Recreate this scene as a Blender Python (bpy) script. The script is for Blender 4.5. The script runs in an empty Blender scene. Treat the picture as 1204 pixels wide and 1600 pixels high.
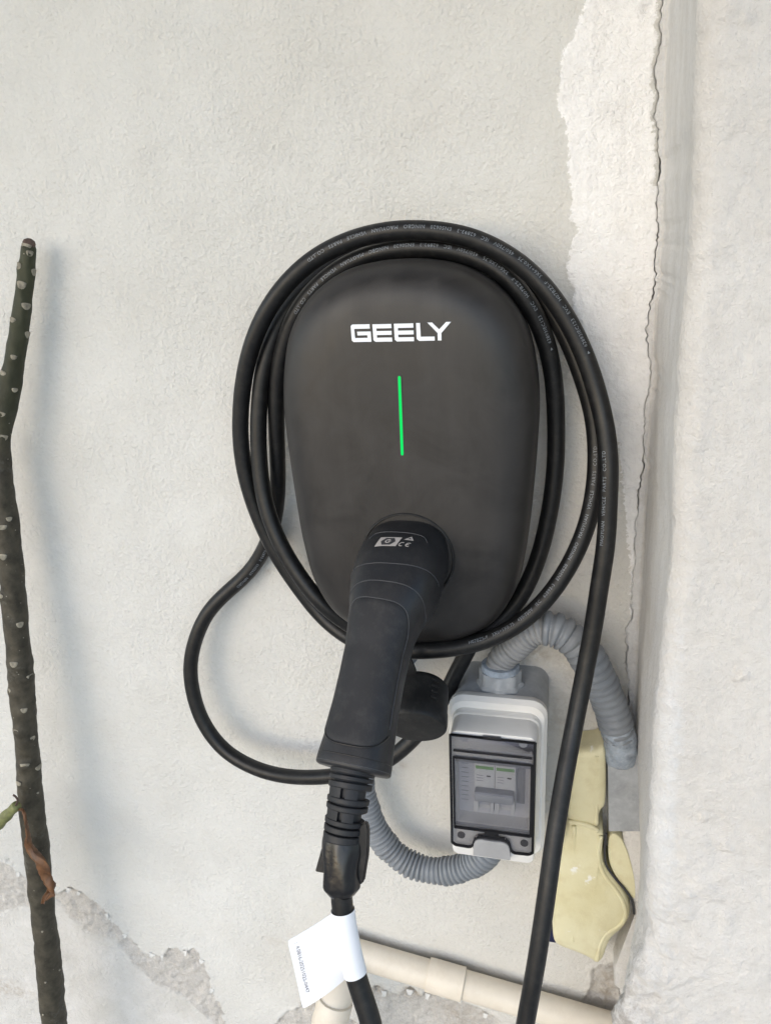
import bpy, bmesh, math, random
import numpy as np
from mathutils import Vector, Matrix
from mathutils.bvhtree import BVHTree

# ------------------------------------------------------------------ camera, sky, sun, exposure
scene = bpy.context.scene
COL = scene.collection
cam_d = bpy.data.cameras.new('camera')
cam = bpy.data.objects.new('camera', cam_d); COL.objects.link(cam)
cam_d.sensor_fit = 'VERTICAL'; cam_d.sensor_height = 36; cam_d.lens = 27.0
cam_d.clip_start = 0.01; cam_d.clip_end = 500
_p, _y, _r = math.radians(19.0), math.radians(14.0), math.radians(-2.6)
_f = Vector((-math.sin(_y)*math.cos(_p), math.cos(_y)*math.cos(_p), -math.sin(_p)))
_rt = Vector((math.cos(_y), math.sin(_y), 0)); _up = _rt.cross(_f)
_R = _rt*math.cos(_r)+_up*math.sin(_r); _U = -_rt*math.sin(_r)+_up*math.cos(_r)
cam.matrix_world = Matrix(((_R.x,_U.x,-_f.x,0.1601),(_R.y,_U.y,-_f.y,-0.6422),(_R.z,_U.z,-_f.z,1.4279),(0,0,0,1)))
scene.camera = cam

SUN_AZ, SUN_EL = math.radians(26), math.radians(28)      # from the left of the wall's normal, low and soft
world = bpy.data.worlds.new('World'); scene.world = world; world.use_nodes = True
wn = world.node_tree; bg = wn.nodes['Background']
sky = wn.nodes.new('ShaderNodeTexSky'); sky.sky_type = 'NISHITA'; sky.sun_disc = False
sky.sun_elevation = SUN_EL; sky.sun_rotation = math.pi+SUN_AZ
sky.air_density = 1.0; sky.dust_density = 0.88; sky.ozone_density = 0.6
wn.links.new(sky.outputs['Color'], bg.inputs['Color']); bg.inputs['Strength'].default_value = 0.15
sun_d = bpy.data.lights.new('sun', 'SUN'); sun_d.energy = 0.5; sun_d.angle = math.radians(120); sun_d.color = (1.0, 0.97, 0.94)
sun = bpy.data.objects.new('sun', sun_d); COL.objects.link(sun)
_sd = Vector((-math.sin(SUN_AZ)*math.cos(SUN_EL), -math.cos(SUN_AZ)*math.cos(SUN_EL), math.sin(SUN_EL)))
sun.rotation_euler = _sd.to_track_quat('Z', 'Y').to_euler(); sun.location = _sd*4
vs = scene.view_settings
vs.view_transform = 'Standard'; vs.look = 'None'; vs.gamma = 1.0; vs.exposure = 1.12; vs.use_curve_mapping = False
scene.render.resolution_x = 770; scene.render.resolution_y = 1024

# ------------------------------------------------------------------ helpers
rnd = random.Random(7)
def thing(name, label, cat, loc=(0,0,0), group=None):
    o = bpy.data.objects.new(name, None); COL.objects.link(o); o.location = loc
    o.empty_display_size = .02
    return tag(o, label, cat, group)
def tag(o, label, cat=None, group=None, kind=None):
    if label: o['label'] = label
    if cat: o['category'] = cat
    if group: o['group'] = group
    if kind: o['kind'] = kind
    return o
def mesh(name, verts, faces, mat, parent=None, smooth=True, sharp=None):
    m = bpy.data.meshes.new(name); m.from_pydata([tuple(v) for v in verts], [], faces); m.validate()
    return link(name, m, mat, parent, smooth, sharp)
def link(name, m, mat, parent=None, smooth=True, sharp=None):
    o = bpy.data.objects.new(name, m); COL.objects.link(o); m.materials.append(mat)
    m.polygons.foreach_set('use_smooth', [smooth]*len(m.polygons))
    if smooth and sharp: m.set_sharp_from_angle(angle=math.radians(sharp))
    if parent:
        o.parent = parent
        if parent.type == 'EMPTY': o.matrix_parent_inverse = Matrix.Translation(-parent.location)
    return o
def from_bm(name, bm, mat, parent=None, smooth=True, sharp=40):
    bmesh.ops.recalc_face_normals(bm, faces=bm.faces)
    m = bpy.data.meshes.new(name); bm.to_mesh(m); bm.free()
    return link(name, m, mat, parent, smooth, sharp)
def add_box(bm, lo, hi, bev=0, seg=2, M=None):
    r = bmesh.ops.create_cube(bm, size=1); vs_ = r['verts']
    for v in vs_: v.co = Vector([lo[i]+(v.co[i]+.5)*(hi[i]-lo[i]) for i in range(3)])
    if bev:
        es = list({e for v in vs_ for e in v.link_edges})
        r2 = bmesh.ops.bevel(bm, geom=es, offset=bev, segments=seg, affect='EDGES', profile=.5)
        vs_ = list({v for f in r2['faces'] for v in f.verts} | {v for v in vs_ if v.is_valid})
    if M:
        for v in vs_: v.co = M @ v.co
def box(name, lo, hi, mat, parent=None, bev=0, seg=2, M=None):
    bm = bmesh.new(); add_box(bm, lo, hi, bev, seg, M); return from_bm(name, bm, mat, parent)
def rings_mesh(rings, closed=True, cap0=True, cap1=True):
    n = len(rings[0]); V = [p for r in rings for p in r]; F = []
    for i in range(len(rings)-1):
        for j in range(n if closed else n-1):
            k = (j+1) % n
            F.append((i*n+j, i*n+k, (i+1)*n+k, (i+1)*n+j))
    if cap0: F.append(tuple(range(n))[::-1])
    if cap1: F.append(tuple((len(rings)-1)*n+j for j in range(n)))
    return V, F
def fix(o):
    bm = bmesh.new(); bm.from_mesh(o.data); bmesh.ops.recalc_face_normals(bm, faces=bm.faces); bm.to_mesh(o.data); bm.free(); return o
def catmull(pts, step=.003):
    P = [np.array(p, float) for p in pts]; P = [2*P[0]-P[1]]+P+[2*P[-1]-P[-2]]; out = []
    for i in range(1, len(P)-2):
        p0,p1,p2,p3 = P[i-1:i+3]
        t0=0; t1=t0+max(np.linalg.norm(p1-p0),1e-6)**.5; t2=t1+max(np.linalg.norm(p2-p1),1e-6)**.5; t3=t2+max(np.linalg.norm(p3-p2),1e-6)**.5
        n = max(2, int(np.linalg.norm(p2-p1)/step))
        for k in range(n):
            t = t1+(t2-t1)*k/n
            a1=(t1-t)/(t1-t0)*p0+(t-t0)/(t1-t0)*p1; a2=(t2-t)/(t2-t1)*p1+(t-t1)/(t2-t1)*p2; a3=(t3-t)/(t3-t2)*p2+(t-t2)/(t3-t2)*p3
            b1=(t2-t)/(t2-t0)*a1+(t-t0)/(t2-t0)*a2; b2=(t3-t)/(t3-t1)*a2+(t-t1)/(t3-t1)*a3
            out.append((t2-t)/(t2-t1)*b1+(t-t1)/(t2-t1)*b2)
    out.append(P[-2]); return np.array(out)
def resample(C, step):
    d = np.r_[0, np.cumsum(np.linalg.norm(np.diff(C,axis=0),axis=1))]
    n = max(2, int(d[-1]/step)+1); s = np.linspace(0, d[-1], n)
    return np.stack([np.interp(s, d, C[:,i]) for i in range(3)], 1), s
def smooth_path(C, n):
    for _ in range(n):
        D = C.copy(); D[1:-1] = (C[:-2]+2*C[1:-1]+C[2:])/4; C = D
    return C
def frames(C, ref=(0,-1,0)):
    T = np.gradient(C, axis=0); T /= np.linalg.norm(T,axis=1)[:,None]
    N = np.zeros_like(T); n = np.array(ref, float)
    for i in range(len(C)):
        n = n-T[i]*(n@T[i]); n /= np.linalg.norm(n); N[i] = n
    return T, N, np.cross(T, N)
def tube(C, rad, seg=18, ref=(0,-1,0), ang=None, cap0=True, cap1=True):
    T,N,B = frames(C, ref); R = []
    a = np.arange(seg)/seg*2*math.pi
    for i in range(len(C)):
        r = rad[i] if hasattr(rad,'__len__') else rad
        rr = r*ang[i] if ang is not None else np.full(seg, r)
        R.append([C[i]+rr[j]*(math.cos(a[j])*N[i]+math.sin(a[j])*B[i]) for j in range(seg)])
    return rings_mesh(R, True, cap0, cap1)
def rrect(cx, cz, hw, hh, r, n=6):
    pts = []
    for k,(sx,sz) in enumerate(((1,1),(-1,1),(-1,-1),(1,-1))):
        for i in range(n+1):
            a = math.pi/2*k+math.pi/2*i/n
            pts.append((cx+sx*(hw-r)+r*math.cos(a), cz+sz*(hh-r)+r*math.sin(a)))
    return pts
def extrude_poly(name, poly, y0, y1, mat, parent=None, bev=0, plane='xz', seg=2, sharp=40):
    """poly in the x-z plane, pushed from y0 to y1"""
    bm = bmesh.new(); a = [bm.verts.new((p[0], y0, p[1])) for p in poly]; f = bm.faces.new(a)
    r = bmesh.ops.extrude_face_region(bm, geom=[f])
    for v in r['geom']:
        if isinstance(v, bmesh.types.BMVert): v.co.y = y1
    if bev:
        es = [e for e in bm.edges if abs(e.verts[0].co.y-e.verts[1].co.y) < 1e-7]
        bmesh.ops.bevel(bm, geom=es, offset=bev, segments=seg, affect='EDGES', profile=.5)
    bmesh.ops.triangulate(bm, faces=[f for f in bm.faces if len(f.verts) > 4])
    return from_bm(name, bm, mat, parent, True, sharp)
def hash2(ix, iz, seed):
    h = (ix.astype(np.int64)*374761393+iz.astype(np.int64)*668265263+seed*974634821) & 0xffffffff
    h = ((h^(h>>13))*1274126177) & 0xffffffff; h = h^(h>>16)
    return (h & 0xffff)/65535.0
def vnoise(x, z, scale, seed=0):
    u = x*scale; v = z*scale; iu = np.floor(u); iv = np.floor(v); fu = u-iu; fv = v-iv
    fu = fu*fu*fu*(fu*(fu*6-15)+10); fv = fv*fv*fv*(fv*(fv*6-15)+10)
    a = hash2(iu,iv,seed); b = hash2(iu+1,iv,seed); c = hash2(iu,iv+1,seed); d = hash2(iu+1,iv+1,seed)
    return (a*(1-fu)+b*fu)*(1-fv)+(c*(1-fu)+d*fu)*fv-.5
def fbm(x, z, scale, seed=0, oct=4, gain=.5):
    s = 0; g = 1
    for i in range(oct): s = s+g*vnoise(x+i*.37, z-i*.21, scale*2**i, seed+i*13); g *= gain
    return s
def sdf(px, pz, poly):
    """signed distance, positive inside the polygon"""
    P = np.array(poly, float); d = np.full(px.shape, 1e9); ins = np.zeros(px.shape, bool)
    for i in range(len(P)):
        a = P[i]; b = P[(i+1) % len(P)]; e = b-a; wx = px-a[0]; wz = pz-a[1]
        t = np.clip((wx*e[0]+wz*e[1])/max(e@e,1e-12), 0, 1)
        d = np.minimum(d, np.hypot(wx-t*e[0], wz-t*e[1]))
        if a[1] != b[1]:
            c = (a[1] > pz) != (b[1] > pz)
            ins ^= c & (px < (b[0]-a[0])*(pz-a[1])/(b[1]-a[1])+a[0])
    return np.where(ins, d, -d)
def sstep(a, b, x):
    t = np.clip((x-a)/(b-a), 0, 1); return t*t*(3-2*t)
def grid_mesh(name, X, Y, Z, mat, attrs={}, parent=None):
    nr, nc = X.shape; m = bpy.data.meshes.new(name)
    co = np.stack([X,Y,Z],-1).reshape(-1,3).astype(np.float32)
    idx = np.arange(nr*nc).reshape(nr,nc)
    q = np.stack([idx[:-1,:-1],idx[:-1,1:],idx[1:,1:],idx[1:,:-1]],-1).reshape(-1)
    nf = (nr-1)*(nc-1)
    m.vertices.add(nr*nc); m.vertices.foreach_set('co', co.ravel())
    m.loops.add(nf*4); m.loops.foreach_set('vertex_index', q.astype(np.int32))
    m.polygons.add(nf); m.polygons.foreach_set('loop_start', np.arange(0,nf*4,4,dtype=np.int32)); m.polygons.foreach_set('loop_total', np.full(nf,4,np.int32))
    m.update(calc_edges=True)
    for k,a in attrs.items():
        at = m.attributes.new(k, 'FLOAT', 'POINT'); at.data.foreach_set('value', a.ravel().astype(np.float32))
    return link(name, m, mat, parent, True)

# ------------------------------------------------------------------ materials
class NT:
    def __init__(s, name):
        s.m = bpy.data.materials.new(name); s.m.use_nodes = True; s.t = s.m.node_tree
        s.b = s.t.nodes['Principled BSDF']; s.out = s.t.nodes['Material Output']
        s.tc = s.t.nodes.new('ShaderNodeTexCoord')
    def n(s, typ, **kw):
        nd = s.t.nodes.new(typ)
        for k,v in kw.items(): setattr(nd, k, v)
        return nd
    def l(s, a, b): s.t.links.new(a, b)
    def noise(s, scale, detail=4, rough=.55, vec=None, dist=0):
        n = s.n('ShaderNodeTexNoise'); n.inputs['Scale'].default_value = scale; n.inputs['Detail'].default_value = detail
        n.inputs['Roughness'].default_value = rough; n.inputs['Distortion'].default_value = dist
        s.l(vec or s.tc.outputs['Object'], n.inputs['Vector']); return n.outputs['Fac']
    def voro(s, scale, feature='F1'):
        n = s.n('ShaderNodeTexVoronoi', feature=feature); n.inputs['Scale'].default_value = scale
        s.l(s.tc.outputs['Object'], n.inputs['Vector']); return n.outputs['Distance']
    def ramp(s, f, stops):
        r = s.n('ShaderNodeValToRGB'); e = r.color_ramp.elements
        while len(e) < len(stops): e.new(.5)
        for i,(p,c) in enumerate(stops):
            e[i].position = p; e[i].color = (c,c,c,1) if isinstance(c,(int,float)) else (*c,1)
        s.l(f, r.inputs['Fac']); return r.outputs['Color']
    def mix(s, f, a, b, mode='MIX'):
        n = s.n('ShaderNodeMix', data_type='RGBA', blend_type=mode)
        for v,i in ((f,0),(a,6),(b,7)):
            if isinstance(v,(int,float)): n.inputs[i].default_value = v if i == 0 else (v,v,v,1)
            elif isinstance(v,tuple): n.inputs[i].default_value = (*v,1)
            else: s.l(v, n.inputs[i])
        return n.outputs[2]
    def math(s, op, a, b=0, c=None):
        n = s.n('ShaderNodeMath', operation=op)
        for i,v in enumerate((a,b,c)):
            if v is None: continue
            if isinstance(v,(int,float)): n.inputs[i].default_value = v
            else: s.l(v, n.inputs[i])
        return n.outputs[0]
    def attr(s, name):
        n = s.n('ShaderNodeAttribute'); n.attribute_name = name; return n.outputs['Fac']
    def bump(s, h, dist, strength=1, prev=None):
        n = s.n('ShaderNodeBump'); n.inputs['Distance'].default_value = dist; n.inputs['Strength'].default_value = strength
        s.l(h, n.inputs['Height'])
        if prev: s.l(prev, n.inputs['Normal'])
        return n.outputs['Normal']
    def set(s, **kw):
        for k,v in kw.items():
            i = s.b.inputs[{'col':'Base Color','rough':'Roughness','nrm':'Normal','spec':'Specular IOR Level','metal':'Metallic'}.get(k,k)]
            if isinstance(v,tuple): i.default_value = (*v,1) if len(v) == 3 else v
            elif isinstance(v,(int,float)): i.default_value = v
            else: s.l(v, i)
        return s.m
def plastic(name, col, rough=.5, var=.12, scale=40, bump=.00008, bscale=900, spec=.5, dust=0, dustcol=(.45,.42,.38)):
    t = NT(name); a = t.noise(scale, 5, .6)
    c = t.mix(t.ramp(a, [(.3,0),(.7,1)]), tuple(x*(1-var) for x in col), tuple(min(1,x*(1+var)) for x in col))
    if dust:
        d = t.math('MULTIPLY', t.ramp(t.noise(scale*2.3, 8, .7), [(.48,0),(.75,1)]), dust); c = t.mix(d, c, dustcol)
    r = t.ramp(t.noise(scale*.6, 4, .6), [(.3,max(0,rough-.08)),(.7,min(1,rough+.08))])
    return t.set(col=c, rough=r, spec=spec, nrm=t.bump(t.noise(bscale, 2), bump))
MAT = {}
def wall_material():
    t = NT('painted_plaster')
    fine = t.noise(1500, 3, .6); grain = t.noise(420, 4, .6); mid = t.noise(90, 5, .6); big = t.noise(6, 4, .55); streak = t.noise(22, 5, .6)
    jit = t.math('ADD', t.math('MULTIPLY', t.math('SUBTRACT', t.noise(300, 4, .65), .5), .010), t.math('MULTIPLY', t.math('SUBTRACT', t.noise(70, 3, .6), .5), .006))
    def mask(a, soft): return t.ramp(t.math('ADD', t.math('MULTIPLY', t.math('ADD', t.attr(a), jit), 1/soft), .5), [(.0,0),(1,1)])
    patch = mask('patch', .0012); bare = mask('bare', .0006); skim = mask('skim', .004)
    paint = t.mix(t.ramp(big, [(.3,0),(.7,1)]), (.62,.617,.59), (.685,.685,.665))
    paint = t.mix(t.math('MULTIPLY', t.ramp(streak, [(.45,0),(.8,1)]), .35), paint, (.59,.578,.54))
    warm = t.attr('warm')
    paint = t.mix(t.math('MULTIPLY', warm, .8), paint, (.60,.575,.53))
    pcol = t.mix(t.ramp(mid, [(.3,0),(.75,1)]), (.84,.84,.84), (.93,.93,.93))
    pcol = t.mix(t.math('MULTIPLY', t.ramp(streak, [(.5,0),(.75,1)]), .45), pcol, (.72,.70,.67))
    col = t.mix(patch, paint, pcol)
    skc = t.mix(t.ramp(streak, [(.3,0),(.7,1)]), (.56,.55,.52), (.68,.67,.65))
    bc = t.mix(t.ramp(grain, [(.3,0),(.7,1)]), (.50,.48,.45), (.68,.66,.625))
    bc = t.mix(t.ramp(t.noise(130, 4, .6), [(.4,0),(.7,.7)]), bc, (.60,.58,.55))
    low = t.mix(skim, bc, skc)
    col = t.mix(bare, col, low)
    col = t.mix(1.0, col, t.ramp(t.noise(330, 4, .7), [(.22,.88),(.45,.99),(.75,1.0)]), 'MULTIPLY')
    # small dark pits and stains
    pit = t.math('MULTIPLY', t.ramp(t.voro(95), [(.0,1),(.06,0)]), t.ramp(t.noise(9, 2), [(.52,0),(.62,1)]))
    col = t.mix(t.math('MULTIPLY', pit, .75), col, (.2,.18,.16))
    st = t.attr('stain')
    col = t.mix(t.math('MULTIPLY', st, t.ramp(t.noise(120, 5, .7), [(.35,0),(.62,1)])), col, (.36,.30,.235))
    h = t.math('ADD', t.math('MULTIPLY', grain, 1.0), t.math('MULTIPLY', fine, .2))
    h = t.math('ADD', h, t.math('MULTIPLY', t.ramp(t.noise(230, 3, .6), [(.35,0),(.7,1)]), .75))
    rough_h = t.math('ADD', t.math('MULTIPLY', t.noise(260, 6, .75), 2.6), t.math('MULTIPLY', grain, .8))
    bz = t.math('MULTIPLY', bare, t.math('SUBTRACT', 1, skim))
    hm = t.n('ShaderNodeMix', data_type='FLOAT'); t.l(bz, hm.inputs[0]); t.l(h, hm.inputs[2]); t.l(rough_h, hm.inputs[3])
    amp = t.math('MULTIPLY', hm.outputs[0], t.ramp(t.noise(14, 5, .65), [(.3,.45),(.72,1.0)]))
    nr = t.bump(amp, .0014)
    return t.set(col=col, rough=.92, spec=.2, nrm=nr)
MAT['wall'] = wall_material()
def pier_material():
    t = NT('trowelled_pier_plaster')
    big = t.noise(7, 4, .6); mid = t.noise(60, 5, .6); st = t.attr('side')
    c = t.mix(t.ramp(big, [(.3,0),(.7,1)]), (.69,.665,.63), (.76,.74,.71))
    c = t.mix(t.math('MULTIPLY', t.ramp(mid, [(.5,0),(.8,1)]), .35), c, (.54,.505,.46))
    mp = t.n('ShaderNodeMapping'); mp.inputs['Scale'].default_value = (1,1,.4); t.l(t.tc.outputs['Object'], mp.inputs['Vector'])
    br = t.noise(45, 5, .6, mp.outputs['Vector'])
    sc = t.mix(t.ramp(br, [(.4,0),(.62,1)]), (.72,.71,.685), (.79,.785,.77))  # brushed side face, its colour raised in place of light it lacks
    c = t.mix(st, c, sc)
    w = t.attr('white'); wm = t.ramp(t.math('ADD', w, t.math('MULTIPLY', t.math('SUBTRACT', t.noise(120,5,.65), .5), .9)), [(.35,0),(.7,1)])
    c = t.mix(wm, c, (.74,.74,.735))
    c = t.mix(1.0, c, t.ramp(t.noise(260, 5, .7), [(.25,.88),(.5,.985),(.75,1.0)]), 'MULTIPLY')
    d = t.attr('dirt'); dm = t.math('MULTIPLY', d, t.ramp(t.noise(110, 6, .7), [(.4,0),(.6,1)]))
    c = t.mix(dm, c, (.33,.30,.27))
    h = t.math('ADD', t.math('MULTIPLY', t.noise(200, 6, .7), 1.6), t.math('MULTIPLY', t.noise(900, 3, .6), .45))
    return t.set(col=c, rough=.9, spec=.2, nrm=t.bump(h, .0016))
MAT['pier'] = pier_material()
def cover_material():
    t = NT('matt_charcoal_plastic')
    sm = t.noise(24, 6, .68, dist=1.2); sm2 = t.noise(9, 4, .6)
    mp = t.n('ShaderNodeMapping'); mp.inputs['Scale'].default_value = (3,1,.5); t.l(t.tc.outputs['Object'], mp.inputs['Vector'])
    wipe = t.noise(16, 4, .6, mp.outputs['Vector'])
    c = t.mix(t.ramp(sm, [(.35,0),(.7,1)]), (.010,.0094,.0092), (.025,.0233,.0229))
    c = t.mix(t.math('MULTIPLY', t.ramp(wipe, [(.45,0),(.75,1)]), .28), c, (.046,.043,.041))
    c = t.mix(t.ramp(t.voro(130), [(.0,.55),(.035,0)]), c, (.10,.095,.09))
    r = t.ramp(t.math('ADD', t.math('MULTIPLY', sm, .6), t.math('MULTIPLY', sm2, .4)), [(.3,.36),(.7,.60)])
    return t.set(col=c, rough=r, spec=.5, nrm=t.bump(t.noise(2200, 2), .00003))
MAT['cover'] = cover_material()
MAT['shell'] = plastic('charger_shell_plastic', (.16,.155,.15), .5, .15, 30)
MAT['cable'] = plastic('black_cable_rubber', (.006,.0064,.0072), .44, .25, 60, .00006, 1500, .38, dust=.03)
MAT['gun'] = plastic('connector_plastic', (.011,.012,.015), .46, .12, 50, .00005, 2500, .45, dust=.03)
MAT['grip'] = plastic('grip_rubber', (.014,.015,.018), .58, .12, 50, .00006, 3000, .4, dust=.04)
MAT['boot'] = plastic('shrink_sleeve', (.006,.006,.007), .32, .1, 50, .0003, 160, .5)
MAT['relief'] = plastic('strain_relief_rubber', (.014,.015,.018), .55, .15, 80, .00005, 2500, .4)
MAT['cap'] = plastic('dust_cap_rubber', (.009,.0093,.0098), .6, .15, 60, .00006, 2000, .4, dust=.05)
MAT['letter'] = plastic('white_print', (.80,.83,.88), .5, .02, 40, 0.00002)
MAT['print'] = plastic('pale_cable_print', (.19,.21,.235), .6, .25, 300, 0.00001)
MAT['mark'] = plastic('grey_moulded_print', (.40,.375,.36), .6, .06, 200, 0.00001)
MAT['dark'] = plastic('dark_print', (.035,.035,.04), .6, .05, 100, 0.00001)
MAT['ridge'] = plastic('ridge_highlight', (.045,.048,.055), .42, .1, 80, 0.00002)  # paler than the body: highlights along ridges and seams put into the colour
def led_material():
    t = NT('green_status_light')
    t.set(col=(.0,.05,.01), rough=.5, spec=.1); t.b.inputs['Emission Color'].default_value = (.0,.44,.075,1); t.b.inputs['Emission Strength'].default_value = 0.85
    return t.m
MAT['led'] = led_material()
MAT['boxwhite'] = plastic('box_lid_plastic', (.77,.76,.735), .42, .04, 30, .00003, 1200, .5, dust=.10, dustcol=(.5,.47,.42))
MAT['boxgrey'] = plastic('paint_smeared_grey_plastic', (.34,.355,.37), .55, .16, 55, .0003, 140, .4, dust=.35, dustcol=(.60,.61,.62))
MAT['conduit'] = plastic('grey_conduit_plastic', (.20,.218,.24), .48, .10, 45, .00004, 900, .5, dust=.10, dustcol=(.46,.47,.48))
MAT['conduit_pale'] = plastic('pale_grey_conduit_plastic', (.27,.272,.275), .5, .10, 45, .00004, 900, .5, dust=.2, dustcol=(.52,.51,.50))
MAT['cement'] = plastic('grey_sealant', (.30,.345,.40), .6, .4, 90, .0014, 150, .4, dust=.35, dustcol=(.60,.61,.63))
MAT['breaker'] = plastic('breaker_plastic', (.78,.78,.76), .45, .03, 40, .00002)
MAT['toggle'] = plastic('toggle_grey', (.30,.31,.33), .45, .06, 60, .00002)
MAT['green'] = plastic('green_stripe', (.22,.44,.15), .5, .05, 60, .00001)
MAT['panel'] = plastic('faceplate_plastic', (.64,.65,.68), .5, .05, 60, .00002)
MAT['latch'] = plastic('grey_latch_plastic', (.36,.36,.365), .4, .08, 60, .00003, 900, .5, dust=.15)
MAT['flake'] = plastic('paint_flake', (.66,.655,.635), .85, .06, 60, .0004, 500, .2)
MAT['cream'] = plastic('cream_pipe_plastic', (.72,.66,.56), .45, .07, 22, .0002, 90, .4, dust=.4, dustcol=(.56,.48,.38))
MAT['tag'] = plastic('white_label_paper', (.82,.84,.88), .55, .015, 60, .00004, 300, .3)
MAT['tagink'] = plastic('grey_label_ink', (.22,.22,.25), .6, .1, 200, .00001)
MAT['blue'] = plastic('dark_blue_plastic', (.008,.010,.045), .5, .1, 60, .00002)
def yellow_material():
    t = NT('yellowed_plastic')
    a = t.noise(18, 5, .6); b = t.noise(60, 6, .65)
    c = t.mix(t.ramp(a, [(.3,0),(.7,1)]), (.62,.56,.33), (.71,.67,.46))
    c = t.mix(t.math('MULTIPLY', t.ramp(b, [(.5,0),(.8,1)]), .45), c, (.50,.41,.22))
    c = t.mix(t.ramp(t.noise(38, 6, .7), [(.64,0),(.69,.85)]), c, (.80,.79,.74))
    return t.set(col=c, rough=.45, spec=.4, nrm=t.bump(t.noise(140, 5, .65), .0007))
MAT['yellow'] = yellow_material()
def smoke_material(name, tint, gloss):
    t = NT(name); tr = t.n('ShaderNodeBsdfTransparent'); tr.inputs['Color'].default_value = (*tint,1)
    gl = t.n('ShaderNodeBsdfGlossy'); gl.inputs['Roughness'].default_value = .12; gl.inputs['Color'].default_value = (.9,.9,.95,1)
    df = t.n('ShaderNodeBsdfDiffuse'); df.inputs['Color'].default_value = (.30,.30,.32,1)
    fr = t.n('ShaderNodeFresnel'); fr.inputs['IOR'].default_value = 1.4
    m0 = t.n('ShaderNodeMixShader'); m0.inputs[0].default_value = gloss; t.l(tr.outputs[0], m0.inputs[1]); t.l(df.outputs[0], m0.inputs[2])
    m1 = t.n('ShaderNodeMixShader'); t.l(fr.outputs[0], m1.inputs[0]); t.l(m0.outputs[0], m1.inputs[1]); t.l(gl.outputs[0], m1.inputs[2])
    t.l(t.ramp(t.noise(30,4), [(.3,.08),(.7,.22)]), gl.inputs['Roughness'])
    t.l(m1.outputs[0], t.out.inputs['Surface']); t.t.nodes.remove(t.b); return t.m
MAT['smoke'] = smoke_material('smoky_clear_plastic', (.85,.85,.86), .06)
MAT['smokedark'] = smoke_material('smoky_clear_plastic_edge', (.07,.07,.08), .05)
def stem_material():
    t = NT('frangipani_bark')
    g = t.attr('green'); a = t.noise(60, 6, .65); b = t.noise(22, 4, .6)
    old = t.mix(t.ramp(a, [(.3,0),(.7,1)]), (.020,.017,.012), (.085,.074,.054))
    old = t.mix(t.ramp(t.noise(35,5,.7), [(.58,0),(.72,.75)]), old, (.15,.148,.13))
    yng = t.mix(t.ramp(b, [(.3,0),(.7,1)]), (.016,.018,.009), (.046,.050,.026))
    c = t.mix(g, old, yng)
    c = t.mix(t.ramp(t.voro(110), [(.0,.8),(.09,0)]), c, (.4,.37,.3))
    return t.set(col=c, rough=.62, spec=.35, nrm=t.bump(t.noise(150, 5, .6), .0007))
MAT['stem'] = stem_material()
MAT['scar'] = plastic('leaf_scar', (.25,.23,.18), .7, .45, 200, .0004, 500)
MAT['stemtip'] = plastic('stem_tip', (.07,.045,.035), .7, .4, 150, .0006, 400)
MAT['twig'] = plastic('young_twig', (.16,.17,.065), .6, .4, 120, .0005, 200)
MAT['leaf'] = plastic('dry_brown_leaf', (.115,.05,.018), .55, .55, 90, .0006, 180)
def ground_material():
    t = NT('concrete_ground'); a = t.noise(2, 8, .65)
    return t.set(col=t.mix(t.ramp(a, [(.3,0),(.7,1)]), (.30,.29,.27), (.42,.40,.37)), rough=.9, nrm=t.bump(t.noise(60,6,.7), .002))
MAT['ground'] = ground_material()

# ------------------------------------------------------------------ the setting: ground, wall, pier
g = mesh('ground', [(-30,-40,0),(30,-40,0),(30,.05,0),(-30,.05,0)], [(0,1,2,3)], MAT['ground'], None, False); g['kind'] = 'structure'

bm = bmesh.new(); add_box(bm, (-3.2,-1.7,2.55), (1.6,-.16,2.67)); pc = from_bm('added_roof', bm, MAT['ground'], None, False); pc['kind'] = 'structure'  # unseen roof slab, added to block the sky overhead
CRACK = np.array([(0.2085,1.6248),(0.2119,1.5768),(0.2119,1.5638),(0.2114,1.5538),(0.2130,1.5481),(0.2102,1.5392),(0.2127,1.5217),(0.2123,1.5078),(0.2158,1.4897),(0.2170,1.4713),(0.2171,1.4578),(0.2182,1.4414),(0.2188,1.4193),(0.2189,1.4037),(0.2190,1.3882),(0.2169,1.3783),(0.2164,1.3566),(0.2176,1.3462),(0.2198,1.3342),(0.2218,1.3176),(0.2193,1.3037),(0.2192,1.2912),(0.2201,1.2689),(0.2200,1.2544),(0.2192,1.2345),(0.2181,1.2194),(0.2180,1.1954),(0.2185,1.1708),(0.2176,1.1492),(0.2190,1.1260),(0.2191,1.1060),(0.2154,1.0943),(0.2169,1.0685),(0.2195,1.0510),(0.2225,0.9792),(0.2265,0.8758),(0.2325,0.7107),(0.2394,0.5209)])
CRACK = CRACK[np.argsort(CRACK[:,1])]
def crack_x(z):
    j = vnoise(z*0, z, 420, 3)*.0022+vnoise(z*0, z, 90, 4)*.0018
    return np.interp(z, CRACK[:,1], CRACK[:,0])+j
def crack_w(z):
    open_ = np.interp(z, [.9,1.0,1.06,1.10,1.17,1.25,1.30,1.355,1.37,1.39,1.40,1.42,1.46,1.475,1.49,1.51,1.53,1.60], [.4,.6,1.0,.8,.7,.6,.9,.4,.3,.7,1.3,.5,.9,1.9,1.6,.9,.5,.8])*.001
    return np.clip(open_*(.75+2.4*vnoise(z*0+5, z, 45, 8)+1.2*vnoise(z*0+5, z, 300, 9)), .00004, None)
def zrows():
    return np.r_[np.linspace(0,.37,12), np.arange(.38,1.68,.002), np.linspace(1.69,2.9,20)]
ZR = zrows()
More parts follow.
